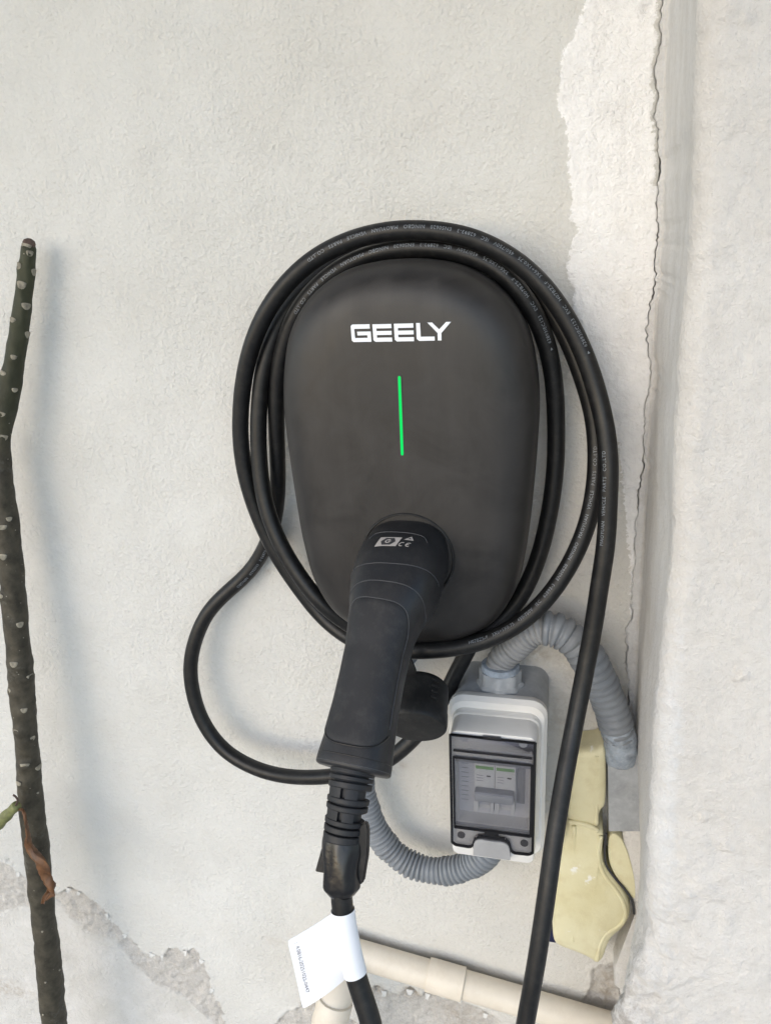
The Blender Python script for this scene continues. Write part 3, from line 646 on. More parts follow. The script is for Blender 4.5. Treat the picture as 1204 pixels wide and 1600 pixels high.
# ------------------------------------------------------------------ charging cable, hung round the charger in three turns
CP = [(0.0940,-0.0300,1.1368),(0.0885,-0.0320,1.1093),(0.0801,-0.0340,1.0861),(0.0697,-0.0360,1.0648),(0.0555,-0.0420,1.0336),(0.0338,-0.0580,1.0043),(-0.0025,-0.0640,0.9711),(-0.0586,-0.0600,0.9482),(-0.1052,-0.0520,0.9372),(-0.1381,-0.0460,0.9381),(-0.1708,-0.0400,0.9504),(-0.1920,-0.0360,0.9773),(-0.2007,-0.0330,1.0084),(-0.2014,-0.0300,1.0398),(-0.1935,-0.0270,1.0677),(-0.1783,-0.0220,1.0973),(-0.1575,-0.0160,1.1179),(-0.1373,-0.0120,1.1350),(-0.1193,-0.0115,1.1584),(-0.1048,-0.0130,1.1880),(-0.0954,-0.0180,1.2212),(-0.0888,-0.0260,1.2653),(-0.0851,-0.0300,1.3003),(-0.0765,-0.0340,1.3390),(-0.0616,-0.0370,1.3744),(-0.0400,-0.0390,1.3989),(-0.0122,-0.0400,1.4167),(0.0185,-0.0410,1.4254),(0.0483,-0.0410,1.4264),(0.0771,-0.0400,1.4216),(0.1033,-0.0400,1.4097),(0.1228,-0.0400,1.3903),(0.1373,-0.0350,1.3638),(0.1461,-0.0300,1.3315),(0.1495,-0.0260,1.2953),(0.1502,-0.0250,1.2528),(0.1466,-0.0250,1.2140),(0.1386,-0.0260,1.1737),(0.1254,-0.0300,1.1389),(0.1080,-0.0360,1.1160),
 (0.0856,-0.0460,1.1020),(0.0572,-0.0460,1.0920),(0.0282,-0.0460,1.0883),(0.0000,-0.0500,1.0959),(-0.0241,-0.0560,1.1125),(-0.0464,-0.0600,1.1330),(-0.0692,-0.0560,1.1613),(-0.0859,-0.0510,1.1894),(-0.0967,-0.0460,1.2213),(-0.1004,-0.0410,1.2575),(-0.0982,-0.0380,1.2964),(-0.0902,-0.0340,1.3392),(-0.0756,-0.0280,1.3733),(-0.0508,-0.0240,1.4008),(-0.0201,-0.0230,1.4189),(0.0104,-0.0230,1.4302),(0.0401,-0.0230,1.4336),(0.0748,-0.0230,1.4288),(0.1080,-0.0240,1.4141),(0.1344,-0.0260,1.3900),(0.1544,-0.0290,1.3604),(0.1689,-0.0330,1.3269),(0.1782,-0.0360,1.2977),(0.1818,-0.0410,1.2684),(0.1810,-0.0470,1.2388),(0.1758,-0.0530,1.2114),(0.1649,-0.0590,1.1831),(0.1493,-0.0650,1.1568),(0.1280,-0.0700,1.1336),(0.1008,-0.0740,1.1170),(0.0680,-0.0770,1.1075),(0.0345,-0.0750,1.1017),
 (0.0024,-0.0600,1.0938),(-0.0252,-0.0460,1.0917),(-0.0547,-0.0360,1.1065),(-0.0762,-0.0340,1.1340),(-0.0956,-0.0340,1.1674),(-0.1099,-0.0340,1.2047),(-0.1173,-0.0350,1.2409),(-0.1181,-0.0360,1.2732),(-0.1140,-0.0380,1.3018),(-0.1045,-0.0420,1.3352),(-0.0892,-0.0460,1.3678),(-0.0687,-0.0480,1.3954),(-0.0404,-0.0490,1.4190),(-0.0089,-0.0500,1.4330),(0.0212,-0.0500,1.4389),(0.0455,-0.0500,1.4391),(0.0786,-0.0500,1.4341),(0.1065,-0.0500,1.4223),(0.1315,-0.0500,1.4037),(0.1522,-0.0510,1.3784),(0.1683,-0.0530,1.3490),(0.1801,-0.0570,1.3166),(0.1873,-0.0620,1.2888),(0.1900,-0.0680,1.2659),(0.1904,-0.0710,1.2366),(0.1903,-0.0750,1.2071),(0.1870,-0.0790,1.1740),(0.1837,-0.0830,1.1399),(0.1787,-0.0900,1.1036),(0.1723,-0.1040,1.0649),(0.1662,-0.1240,1.0307),(0.1604,-0.1450,0.9923),(0.1554,-0.1660,0.9487),(0.1499,-0.1850,0.9035),(0.1429,-0.2000,0.8532),
 (.134,-.225,.79),(.120,-.26,.72),(.095,-.30,.67),(.070,-.32,.68),(.058,-.32,.76),(.055,-.31,.86),(0.0473,-0.2896,0.9442),(0.0387,-0.2830,0.9626),(0.0321,-0.2773,0.9827),(0.0273,-0.2715,1.0031),(0.0244,-0.2666,1.0220),(0.0236,-0.2617,1.0386),(0.0227,-0.2539,1.0524),(0.0227,-0.2494,1.0590)]
cc_, cs = resample(smooth_path(resample(catmull(CP,.002),.002)[0], 60), .002)
RC = .00715
V,F = tube(cc_, RC, 28); cable = fix(mesh('charging_cable', V, F, MAT['cable'])); tag(cable, 'thick black charging cable looped round the charger and hanging below', 'cable')
CT, CN, CB = frames(cc_)
def near(p): return int(np.argmin(np.linalg.norm(cc_-np.array(p),axis=1)))
def text_mesh(s, size, spacing=1.0):
    cu = bpy.data.curves.new('t','FONT'); cu.body = s; cu.size = size; cu.space_character = spacing; cu.resolution_u = 2
    o = bpy.data.objects.new('t', cu); COL.objects.link(o); dg = bpy.context.evaluated_depsgraph_get(); dg.update()
    m = bpy.data.meshes.new_from_object(o.evaluated_get(dg)); bpy.data.objects.remove(o); bpy.data.curves.remove(cu); return m
CABLE_TEXT = '\u25B2  62893IEC123   EVC   H07BZ5-F   3X6+1X0.75   450/750V   IEC   62893-3   EN50620   NINGBO   MAOYUAN   VEHICLE   PARTS   CO.,LTD'
def cable_print(start, facing, text=CABLE_TEXT[3:], tri=True, size=.0037, length=1.0):
    """print text on the cable against the path's direction, on the side that looks along facing"""
    i0 = near(start); s0 = cs[i0]; m = text_mesh(text, size, 1.12); f = np.array(facing, float)
    co = np.zeros(len(m.vertices)*3); m.vertices.foreach_get('co', co); co = co.reshape(-1,3)
    if tri:
        pass
    for k in range(len(co)):
        s = s0-co[k,0]*length; f_ = s/cs[1]; i = int(np.clip(f_, 0, len(cc_)-2)); t = f_-i
        c = cc_[i]*(1-t)+cc_[i+1]*t; T = -(CT[i]*(1-t)+CT[i+1]*t); n = f-T*(f@T); n /= np.linalg.norm(n); u = np.cross(n, T)
        a = (co[k,1]-size*.35)/RC; co[k] = c+(RC+.00026)*(n*math.cos(a)+u*math.sin(a))
    m.vertices.foreach_set('co', co.ravel()); m.update()
    o = link('printed_text', m, MAT['print'], cable, False)
    if tri:
        i = near(start); T = -CT[i]; n = f-T*(f@T); n /= np.linalg.norm(n); u = np.cross(n,T)
        b = cc_[i]-T*.0045+n*(RC+.0003); fix(mesh('printed_triangle', [b-T*.0009-u*.0011, b-T*.0009+u*.0011, b+T*.0012], [(0,1,2)], MAT['print'], cable, False))
    return o
cable_print((0.1646,-0.0530,1.3500), (.45,-1,.35))
cable_print((0.1363,-0.0390,1.3523), (.35,-1,.35))
SB = 'H07BZ5-F   3X6+1X0.75   450/750V   IEC   62893-3   EN50620   NINGBO   MAOYUAN   VEHICLE   PARTS   CO.,LTD'
cable_print((0.0867,-0.0760,1.1122), (-.25,-1,.85), SB, False, .0037)
cable_print((0.1894,-0.0750,1.2070), (-.55,-1,.2), 'MAOYUAN   VEHICLE   PARTS   CO.,LTD', False, .0036)
cable_print((-0.1654,-0.0170,1.1103), (.5,-1,.1), 'IEC   62893-3   EN50620   NINGBO   MAOYUAN', False, .0036) if False else None
cable_print((-0.1146,-0.0115,1.1664), (.5,-1,-.15), '62893-3   EN50620   NINGBO', False, .0036)

# black sleeve under the strain relief (a part of the connector)
bp, bs = resample(cc_[near((0.0244,-0.2658,1.0250)):near((0.0229,-0.2502,1.0581))+1][::-1], .0015)
T3,N3,B3 = frames(bp,(1,0,0)); R = []
nb = len(bp)
for i in range(nb):
    t = i/(nb-1); a = .0128-.0012*t+.0006*math.sin(t*9); b = .0108-.0016*t
    if t > .86: a -= (t-.86)*.024; b -= (t-.86)*.018
    ring = []
    for j in range(40):
        th = 2*math.pi*j/40; wr = 1+.035*math.sin(5*th+t*3)+.02*math.sin(9*th-4*t)
        ring.append(bp[i]+N3[i]*a*math.cos(th)*wr+B3[i]*b*math.sin(th)*wr)
    R.append(ring)
V,F = rings_mesh(R); boot = fix(mesh('shrink_sleeve', V, F, MAT['boot'], gun, True, 60))
def flap(pts, th=.0016):
    P = [Vector(p_) for p_ in pts]; n = (P[1]-P[0]).cross(P[2]-P[0]).normalized()
    if n.y > 0: n = -n
    bm = bmesh.new(); f = bm.faces.new([bm.verts.new(q) for q in P]); r = bmesh.ops.extrude_face_region(bm, geom=[f])
    for v in r['geom']:
        if isinstance(v, bmesh.types.BMVert): v.co -= n*th
    bmesh.ops.bevel(bm, geom=list(bm.edges), offset=th*.35, segments=2, affect='EDGES')
    from_bm('sleeve_flap', bm, MAT['cap'], boot)
flap([(0.0118,-0.2543,1.0600),(0.0061,-0.2625,1.0378),(0.0149,-0.2625,1.0373),(0.0183,-0.2584,1.0531)])
flap([(0.0343,-0.2494,1.0687),(0.0398,-0.2494,1.0732),(0.0416,-0.2510,1.0681),(0.0416,-0.2559,1.0522),(0.0392,-0.2617,1.0345),(0.0357,-0.2625,1.0309),(0.0291,-0.2625,1.0313),(0.0317,-0.2559,1.0531)], .003)

# ------------------------------------------------------------------ white paper label folded round the cable
ia, ib = sorted((near((0.0254,-0.2682,1.0157)), near((0.0351,-0.2789,0.9739))))
lab = thing('paper_label', 'white paper label with a printed number wrapped round the hanging cable', 'label', tuple(cc_[ia]))
Cw = cc_[ia:ib+1]; V,F = tube(Cw, RC+.0007, 28, (0,-1,0), None, False, False); wrap = fix(mesh('wrapped_band', V, F, MAT['tag'], lab))
TL,TR,BR,BL = (Vector(q) for q in ((-0.0111,-0.2797,0.9928),(0.0187,-0.2650,1.0089),(0.0282,-0.2764,0.9654),(0.0000,-0.2912,0.9476)))
def flag_pt(u, v, d=0.0):
    p_ = (TL*(1-u)+TR*u)*(1-v)+(BL*(1-u)+BR*u)*v; n = (TR-TL).cross(BL-TL).normalized()
    if n.y > 0: n = -n
    return p_+n*(.0020*math.sin(u*math.pi)*(.6+.4*v)-.0012*math.sin(v*math.pi)*(1-u)+d)
Vf = []; Ff = []; nu, nv = 14, 14
for d in (0,-.0005):
    for a in range(nv+1):
        for b in range(nu+1):
            u, v = b/nu, a/nv
            if a == 0 and b == 0: u, v = .012, .012
            if a == nv and b == 0: u, v = .012, .988
            Vf.append(flag_pt(u, v, d))
N1 = (nu+1)*(nv+1)
for a in range(nv):
    for b in range(nu):
        q = a*(nu+1)+b; Ff.append((q,q+1,q+nu+2,q+nu+1)); Ff.append((N1+q,N1+q+nu+1,N1+q+nu+2,N1+q+1))
bd = [b for b in range(nu+1)]+[a*(nu+1)+nu for a in range(1,nv+1)]+[nv*(nu+1)+b for b in range(nu-1,-1,-1)]+[a*(nu+1) for a in range(nv-1,0,-1)]
for k in range(len(bd)):
    a, b = bd[k], bd[(k+1)%len(bd)]; Ff.append((a,b,N1+b,N1+a))
flag = fix(mesh('flag', Vf, Ff, MAT['tag'], lab, True, 40))
m = text_mesh(':  4.0816-20251022-0447', 1.0, 1.0); co = np.zeros(len(m.vertices)*3); m.vertices.foreach_get('co', co); co = co.reshape(-1,3)
L = co[:,0].max()
for k in range(len(co)): co[k] = flag_pt(.13+co[k,1]*.11, .085+co[k,0]/L*.74, .0004)
m.vertices.foreach_set('co', co.ravel()); m.update(); link('printed_number', m, MAT['tagink'], lab, False)

# ------------------------------------------------------------------ breaker box
bx = thing('breaker_box', 'grey and white breaker box with a smoky clear door below the charger', 'breaker box', (.107,0,.895))
def shell(name, prof, mat, r, parent, cap0=False, cap1=True, sharp=35):
    R = []
    for (off, x0, x1, z0, z1, rad) in prof:
        R.append([(q[0], -off, q[1]) for q in rrect((x0+x1)/2,(z0+z1)/2,(x1-x0)/2,(z1-z0)/2,rad)])
    V,F = rings_mesh(R, True, cap0, cap1); return fix(mesh(name, V, F, mat, parent, True, sharp))
shell('base', [(-.003,.0680,.1500,.8880,1.0530,.014),(.050,.0665,.1485,.8895,1.0520,.014),(.0535,.0665,.1485,.8895,1.0520,.014)], MAT['boxgrey'], 0, bx)
shell('lip', [(.0535,.0650,.1500,.8880,1.0535,.0145),(.0545,.0645,.1505,.8875,1.0540,.0145),(.0600,.0645,.1505,.8875,1.0540,.0145),(.0612,.0655,.1495,.8885,1.0530,.0140),(.0640,.0672,.1480,.8915,1.0505,.013)], MAT['boxwhite'], 0, bx)
# lid: an open frame with a deep window well
lx0,lx1,lz0,lz1 = .0700,.1440,.9090,1.0420
R = []
for (off,d,rad) in ((.0640,-.0018,.012),(.0700,-.0012,.011),(.0715,0,.010),(.0925,.0008,.007),(.0945,.0016,.006),(.0952,.0030,.005)):
    R.append([(q[0],-off,q[1]) for q in rrect((lx0+lx1)/2,(lz0+lz1)/2,(lx1-lx0)/2-d,(lz1-lz0)/2-d,rad)])
wx0,wx1,wz0,wz1 = .0755,.1375,.9475,1.0150
for (off,ins) in ((.0952,0),(.082,.0008)):
    R.append([(q[0],-off,q[1]) for q in rrect((wx0+wx1)/2,(wz0+wz1)/2,(wx1-wx0)/2-ins,(wz1-wz0)/2-ins,.002)])
V,F = rings_mesh(R, True, False, False); lid = fix(mesh('lid', V, F, MAT['boxwhite'], bx, True, 35))
box('faceplate', (wx0-.001,-.0820,wz0-.001), (wx1+.001,-.080,wz1+.001), MAT['panel'], bx)
for k in range(9): box('faceplate_line', (.0785,-.0823,.9605+k*.0048), (.0845,-.0818,.9609+k*.0048), MAT['toggle'], bx)
box('blanking_strip', (.1270,-.0836,.9640), (.1335,-.0818,1.0000), MAT['toggle'], bx, .0004)
# cable-entry gland on top
gx, gy = .1075, -.034
def turn(name, prof, mat, parent, seg=40, cx=gx, cy=gy, hexa=False):
    R = []
    for (z,r) in prof:
        R.append([(cx+r*(1+(.0 if not hexa else .045*math.cos(8*t)))*math.cos(t), cy+r*(1+(.0 if not hexa else .045*math.cos(8*t)))*math.sin(t), z) for t in np.arange(seg)/seg*2*math.pi])
    V,F = rings_mesh(R); return fix(mesh(name, V, F, mat, parent, True, 35))
gl = turn('cable_gland', [(1.050,.0205),(1.0535,.0205),(1.0545,.0195),(1.0560,.0182),(1.0665,.0182),(1.0675,.0176)], MAT['boxgrey'], bx, 64, gx, gy, True)
turn('gland_collar', [(1.0670,.0172),(1.0715,.0170),(1.0725,.0160)], MAT['cement'], gl)
# smoky clear door
dy0, dy1 = -.0958, -.0985
def dpl(name, poly, mat, par, y0=dy0, y1=dy1, bev=.0005): return extrude_poly(name, poly, y0, y1, mat, par, bev)
dx0,dx1,dz1,dz0 = .0716,.1419,1.0385,.9240
def bez(pts): return [(q[0],q[2]) for q in resample(catmull([(a,0,b) for a,b in pts],.0008),.0012)[0]]
notch = bez([(.1275,.9235),(.1245,.9245),(.1228,.9290),(.1210,.9345),(.1180,.9375)])+bez([(.0955,.9375),(.0925,.9345),(.0907,.9290),(.0890,.9245),(.0862,.9235)])
door = dpl('door', [(dx0,dz1),(dx1,dz1),(dx1,.9265),(dx1-.003,dz0)]+notch+[(dx0+.003,dz0),(dx0,.9265)], MAT['smoke'], bx)
def rim(name, poly, wd, par, mat='smokedark', y=-.0986, h=.0012):
    """thin raised strip along a line"""
    C, _ = resample(np.array([(a,y,b) for a,b in poly]), .0015); T,N,B = frames(C,(0,-1,0))
    V,F = rings_mesh([[C[i]+N[i]*n*h+B[i]*b*wd for n,b in ((-1,-1),(-1,1),(1,.8),(1,-.8))] for i in range(len(C))]); return fix(mesh(name, V, F, MAT[mat], par, True, 30))
rim('door_edge', [(dx0,dz1),(dx1,dz1)], .0006, door); rim('door_edge', [(dx0,.9265),(dx0,dz1)], .0011, door); rim('door_edge', [(dx1,.9265),(dx1,dz1)], .0013, door)
rim('door_edge', [(dx1,.9265),(dx1-.003,dz0)]+notch[:len(notch)//2], .0008, door); rim('door_edge', notch[len(notch)//2:]+[(dx0+.003,dz0),(dx0,.9265)], .0008, door)
vx0,vx1,vz0,vz1 = .0742,.1398,.9435,1.0165
rim('window_edge', [(vx0,vz1),(vx1,vz1)], .0006, door); rim('window_edge', [(vx0,vz0),(vx1,vz0)], .0009, door); rim('window_edge', [(vx0,vz0),(vx0,vz1)], .0008, door); rim('window_edge', [(vx1,vz0),(vx1,vz1)], .0012, door)
rim('window_edge', [(vx0,1.0235),(vx1,1.0235)], .0006, door)
box('inner_bar', (vx0+.001,-.0957,1.0105), (vx1-.001,-.0953,1.0160), MAT['toggle'], lid)
box('inner_bar', (vx0+.001,-.0957,.9440), (vx1-.001,-.0953,.9470), MAT['toggle'], lid)
box('hinge', (.0990,-.0995,1.0370), (.1140,-.0960,1.0400), MAT['smoke'], door, .0005)
for x in (.0830,.1320): 
    bm = bmesh.new(); bmesh.ops.create_cone(bm, cap_ends=True, segments=24, radius1=.0034, radius2=.0034, depth=.0008, matrix=Matrix.Translation((x,-.0957,1.0345))@Matrix.Rotation(math.pi/2,4,'X')); from_bm('lid_screw', bm, MAT['toggle'], lid)
for x in (.0795,.1345):
    bm = bmesh.new(); bmesh.ops.create_cone(bm, cap_ends=True, segments=24, radius1=.0034, radius2=.0034, depth=.0012, matrix=Matrix.Translation((x,-.0958,.9330))@Matrix.Rotation(math.pi/2,4,'X')); from_bm('lid_screw', bm, MAT['dark'], lid)
# latch
box('latch_slot', (.0995,-.0991,.9372), (.1135,-.0984,.9383), MAT['dark'], door)
box('latch_block', (.1005,-.0993,.9392), (.1125,-.0984,.9432), MAT['smokedark'], door, .0004)
extrude_poly('latch', bez([(.0905,.9165),(.0912,.9285),(.0925,.9325),(.0960,.9345),(.1068,.9348),(.1175,.9345),(.1210,.9325),(.1223,.9285),(.1230,.9165)]), -.0945, -.1010, MAT['latch'], bx, .0012)
rim('latch_gap', bez([(.0908,.9240),(.0914,.9290),(.0930,.9338),(.0965,.9356),(.1068,.9359),(.1170,.9356),(.1205,.9338),(.1221,.9290),(.1227,.9240)]), .0006, bx, 'dark', -.0990)

# circuit breaker behind the door
cb = thing('circuit_breaker', 'white two-pole circuit breaker with green stripes behind the clear door', 'breaker', (.108,-.07,.956))
bx0 = .0905
for k in range(2):
    x0 = bx0+k*.0178; x1 = x0+.0175
    body = box('pole', (x0,-.0880,0.9585), (x1,-.0785,1.0045), MAT['breaker'], cb, .0005)
    box('green_stripe', (x0+.0012,-.0883,0.9995), (x1-.0010,-.0875,1.0025), MAT['green'], body)
    box('indicator', (x0+.0105,-.0883,0.9920), (x0+.0140,-.0875,0.9932), MAT['dark'], body)
    box('toggle_pocket', (x0+.0045,-.0884,0.9625), (x1-.0038,-.0875,0.9725), MAT['panel'], body)
    box('nose', (x0+.0002,-.0943,0.9590), (x0+.0040,-.0880,0.9740), MAT['breaker'], body, .0004); box('nose', (x1-.0032,-.0943,0.9590), (x1-.0002,-.0880,0.9740), MAT['breaker'], body, .0004)
    for q in range(3): box('print_line', (x0+.002,-.0882,0.9870+q*.0028), (x0+.0075,-.0875,0.9874+q*.0028), MAT['toggle'], body)
box('toggle', (bx0+.0008,-.0985,0.9730), (bx0+.0345,-.0880,0.9810), MAT['toggle'], cb, .0012)

# ------------------------------------------------------------------ corrugated conduits
def conduit(name, pts, r, pitch, mat, parent=None, depth=.0016, seg=30, bev=.0):
    C, s = resample(smooth_path(resample(catmull(pts,.001),.001)[0], 30), pitch/8); ph = (s/pitch) % 1
    prof = np.interp(ph, [0,.10,.22,.72,.86,1], [-1,-1,0,0,-1,-1])*depth
    rad = r+prof*(1+.5*vnoise(np.floor(s/pitch),s*0,1.0,77))+.0012*vnoise(np.floor(s/pitch)*.7,s*0+3,1.0,78)+.0003*np.sin(s*170); V,F = tube(C, rad, seg); return fix(mesh(name, V, F, mat, parent, True, 80)), C
up = thing('upper_conduit', 'grey corrugated conduit arching from the breaker box top to the pier', 'conduit', (.1075,-.034,1.07))
conduit('inner_sleeve', [(gx,gy,1.064),(gx+.0008,gy,1.076),(0.1198,-0.0360,1.0906),(0.1324,-0.0380,1.1065),(0.1486,-0.0400,1.1137),(0.1561,-0.0410,1.1130)], .0128, .0046, MAT['conduit_pale'], up, .0017)
_, ce = conduit('outer_sleeve', [(0.1443,-0.0400,1.1140),(0.1550,-0.0410,1.1135),(0.1697,-0.0420,1.1048),(0.1836,-0.0410,1.0864),(0.1955,-0.0380,1.0605),(0.2056,-0.0340,1.0332),(0.2126,-0.0300,1.0074)], .0152, .0074, MAT['conduit'], up, .0027)
# smear of sealant where it enters the joint box
sm = catmull([(0.2098,-0.0310,1.0171),(0.2134,-0.0290,1.0041),(0.2155,-0.0260,0.9886),(0.2161,-0.0240,0.9789)], .001); sm,_ = resample(sm,.0012)
angs = np.array([[1+.16*vnoise(np.array([math.cos(t)*2]),np.array([i*.12+math.sin(t)*2]),1.7,5)[0]+.09*vnoise(np.array([math.cos(t)*5]),np.array([i*.35+math.sin(t)*5]),1.3,6)[0] for t in np.arange(36)/36*2*math.pi] for i in range(len(sm))])
V,F = tube(sm, np.linspace(.0150,.0142,len(sm)), 36, (0,-1,0), angs); fix(mesh('sealant', V, F, MAT['cement'], up))
lo = thing('lower_conduit', 'grey corrugated conduit curving from the breaker box underside up behind the connector', 'conduit', (.1,-.04,.89))
conduit('corrugated_tube', [(.108,-.046,.900),(.107,-.046,.887),(0.0918,-0.0460,0.8637),(0.0728,-0.0450,0.8469),(0.0469,-0.0440,0.8373),(0.0191,-0.0420,0.8394),(-0.0032,-0.0400,0.8548),(-0.0185,-0.0380,0.8793),(-0.0265,-0.0370,0.9102),(-0.0288,-0.0360,0.9443),(-0.0241,-0.0360,0.9820),(-0.0089,-0.0380,1.0347),(.033,-.040,1.100),(.035,-.040,1.128)], .0134, .0052, MAT['conduit'], lo, .0020)

# ------------------------------------------------------------------ yellowed joint box let into the pier
JY0, JY1 = -.033, -.001
jb = thing('joint_box', 'yellowed plastic socket box with a bulging cover, broken loose beside the pier', 'socket box', (.19,-.02,.85))
def jpoly(name, px, mat, y0=JY0, y1=JY1, bev=.004, par=None, seg=3): return extrude_poly(name, px, y0, y1, mat, par or jb, bev, 'xz', seg, 30)
def soft(pts, k=3):
    P = [np.array(q, float) for q in pts]
    for _ in range(k):
        Q = []
        for i in range(len(P)):
            a, b = P[i], P[(i+1)%len(P)]; Q += [a*.75+b*.25, a*.25+b*.75]
        P = Q
    return [tuple(q) for q in P]
def pillow(name, poly, mat, off, par=None):
    P = np.array(poly); c = P.mean(0); R = []
    for k,o in ((1.0,.001),(1.0,off-.010),(.992,off-.0065),(.965,off-.0035),(.92,off-.0018),(.82,off-.0006),(.6,off+.0006),(.3,off+.0012),(.05,off+.0014)):
        R.append([(c[0]+(q[0]-c[0])*k, -o, c[1]+(q[1]-c[1])*k) for q in P])
    V,F = rings_mesh(R); return fix(mesh(name, V, F, mat, par or jb, True, 55))
J = lambda *a: [(q[0],q[2]) for q in a]
jpoly('back_box', J((0.2034,-0.0310,0.9914),(0.2383,-0.0310,0.9957),(0.2453,-0.0310,0.9060),(0.2091,-0.0310,0.9002)), MAT['boxgrey'], -.031, JY1, .0015)
jpoly('back_flange', soft(J((0.2092,-0.0300,0.8978),(0.2185,-0.0300,0.8978),(0.2275,-0.0300,0.8799),(0.2350,-0.0300,0.8507),(0.2393,-0.0300,0.8186),(0.2265,-0.0300,0.8351),(0.2156,-0.0300,0.8518),(0.2100,-0.0300,0.8693)),2), MAT['yellow'], -.030, JY1, .001)
cov = pillow('upper_cover', soft(J((0.1708,-0.0330,0.9755),(0.1740,-0.0330,0.9829),(0.1811,-0.0330,0.9880),(0.1934,-0.0330,0.9902),(0.1966,-0.0330,0.9933),(0.2021,-0.0330,0.9947),(0.2040,-0.0330,0.9660),(0.2053,-0.0330,0.9292),(0.2009,-0.0330,0.9242),(0.1996,-0.0330,0.9152),(0.2008,-0.0330,0.9021),(0.1856,-0.0330,0.9041),(0.1703,-0.0330,0.9032),(0.1709,-0.0330,0.9400)),2), MAT['yellow'], .034)
hood_px = J((0.1748,-0.0350,0.9116),(0.1865,-0.0350,0.9097),(0.2018,-0.0350,0.9033),(0.2049,-0.0350,0.9001),(0.2039,-0.0350,0.8842),(0.2052,-0.0350,0.8693),(0.2111,-0.0350,0.8558),(0.2212,-0.0350,0.8429),(0.2295,-0.0350,0.8296),(0.2339,-0.0350,0.8147),(0.2336,-0.0350,0.8002),(0.2278,-0.0350,0.7861),(0.2193,-0.0350,0.7753),(0.2145,-0.0350,0.7618),(0.2117,-0.0350,0.7435),(0.2054,-0.0350,0.7344),(0.2007,-0.0350,0.7402),(0.1836,-0.0350,0.7466),(0.1653,-0.0350,0.7511),(0.1612,-0.0350,0.7604),(0.1603,-0.0350,0.7936),(0.1614,-0.0350,0.8421),(0.1646,-0.0350,0.8776),(0.1693,-0.0350,0.8988))
hood = pillow('hood', soft(hood_px,2), MAT['yellow'], .036)
sp_ = soft(J((0.2196,-0.0270,0.9013),(0.2374,-0.0270,0.9101),(0.2708,-0.0270,0.9139),(0.2871,-0.0270,0.7026),(0.2273,-0.0270,0.6880),(0.2230,-0.0270,0.7222),(0.2267,-0.0270,0.7470),(0.2368,-0.0270,0.7743),(0.2420,-0.0270,0.7967),(0.2383,-0.0270,0.8185),(0.2322,-0.0270,0.8426),(0.2271,-0.0270,0.8695)),2)
sp_ = [(a+.0022*vnoise(np.array([a]),np.array([b]),170,55)[0], b+.0022*vnoise(np.array([a]),np.array([b]),170,56)[0]) for a,b in sp_]
smear = pillow('plaster_smear', sp_, MAT['pier'], .0285, p)
# raised border that follows the hood's open edge, and moulded ribs
def bead(name, pts, r, mat, par): 
    C,_ = resample(catmull(pts,.001),.0015); V,F = tube(C, r, 10); return fix(mesh(name, V, F, MAT[mat], par))
bead('hood_border', [(0.2021,-0.0345,0.8977),(0.2006,-0.0345,0.8809),(0.2025,-0.0345,0.8645),(0.2091,-0.0345,0.8495),(0.2192,-0.0345,0.8358),(0.2264,-0.0345,0.8222),(0.2289,-0.0345,0.8100),(0.2271,-0.0345,0.7984),(0.2205,-0.0345,0.7889),(0.2119,-0.0345,0.7789),(0.2077,-0.0345,0.7648),(0.2055,-0.0345,0.7441)], .0022, 'yellow', hood)
bead('hood_fold', [(0.1773,-0.0342,0.9053),(0.1793,-0.0342,0.8679),(0.1797,-0.0342,0.8209),(0.1812,-0.0342,0.7638)], .0022, 'yellow', hood)
bead('cover_fold', [(0.1947,-0.0325,0.9852),(0.1960,-0.0325,0.9574),(0.1975,-0.0325,0.9100)], .0020, 'yellow', cov)
bead('cover_fold', [(0.1725,-0.0335,0.9084),(0.1825,-0.0335,0.9085),(0.1925,-0.0335,0.9064),(0.1996,-0.0335,0.9023)], .0024, 'yellow', cov)
bead('gasket', [(0.2068,-0.0315,0.8988),(0.2066,-0.0315,0.8777),(0.2092,-0.0315,0.8613),(0.2176,-0.0315,0.8474),(0.2276,-0.0315,0.8352),(0.2349,-0.0315,0.8224),(0.2375,-0.0315,0.8070)], .0012, 'dark', jb)
box('blue_tab', tuple(Vector((0.1649,-0.0080,0.7421))), tuple(Vector((0.1573,-0.0080,0.7579))+Vector((0,-.012,0))), MAT['blue'], jb)

# ------------------------------------------------------------------ cream water pipe along the foot of the wall
wp = thing('water_pipe', 'cream plastic water pipe with a coupling along the foot of the wall', 'pipe', (.1,-.02,.65))
A0 = Vector((-0.0656,-0.0200,0.6824)); A1 = Vector((0.2616,-0.0200,0.6313)); D = (A1-A0).normalized()
def straight(name, a, b, prof, mat, par, seg=36):
    a = Vector(a); b = Vector(b); d = (b-a); L = d.length; d.normalize(); u = d.cross(Vector((0,1,0))).normalized(); v = d.cross(u)
    V,F = rings_mesh([[a+d*(t*L)+(u*math.cos(q)+v*math.sin(q))*r for q in np.arange(seg)/seg*2*math.pi] for t,r in prof]); return fix(mesh(name, V, F, mat, par, True, 40))
straight('pipe', A0, A1, [(0,.0150),(1,.0150)], MAT['cream'], wp)
K0 = Vector((0.0292,-0.0200,0.6686)); K1 = Vector((0.0689,-0.0200,0.6627)); K0 = A0+D*((K0-A0).dot(D)); K1 = A0+D*((K1-A0).dot(D))
straight('coupling', K0, K1, [(0,.0150),(0,.0166),(.03,.0172),(.95,.0172),(.98,.0176),(1,.0168),(1,.015)], MAT['cream'], wp)
el = catmull([A0+D*.012, A0+D*.002, A0-D*.012+Vector((0,-.006,-.004)), (-0.0588,-0.0550,0.6764), (-0.0628,-0.0750,0.6672), (-0.0719,-0.0850,0.6260)], .002); el,_ = resample(smooth_path(resample(el,.002)[0],8), .003)
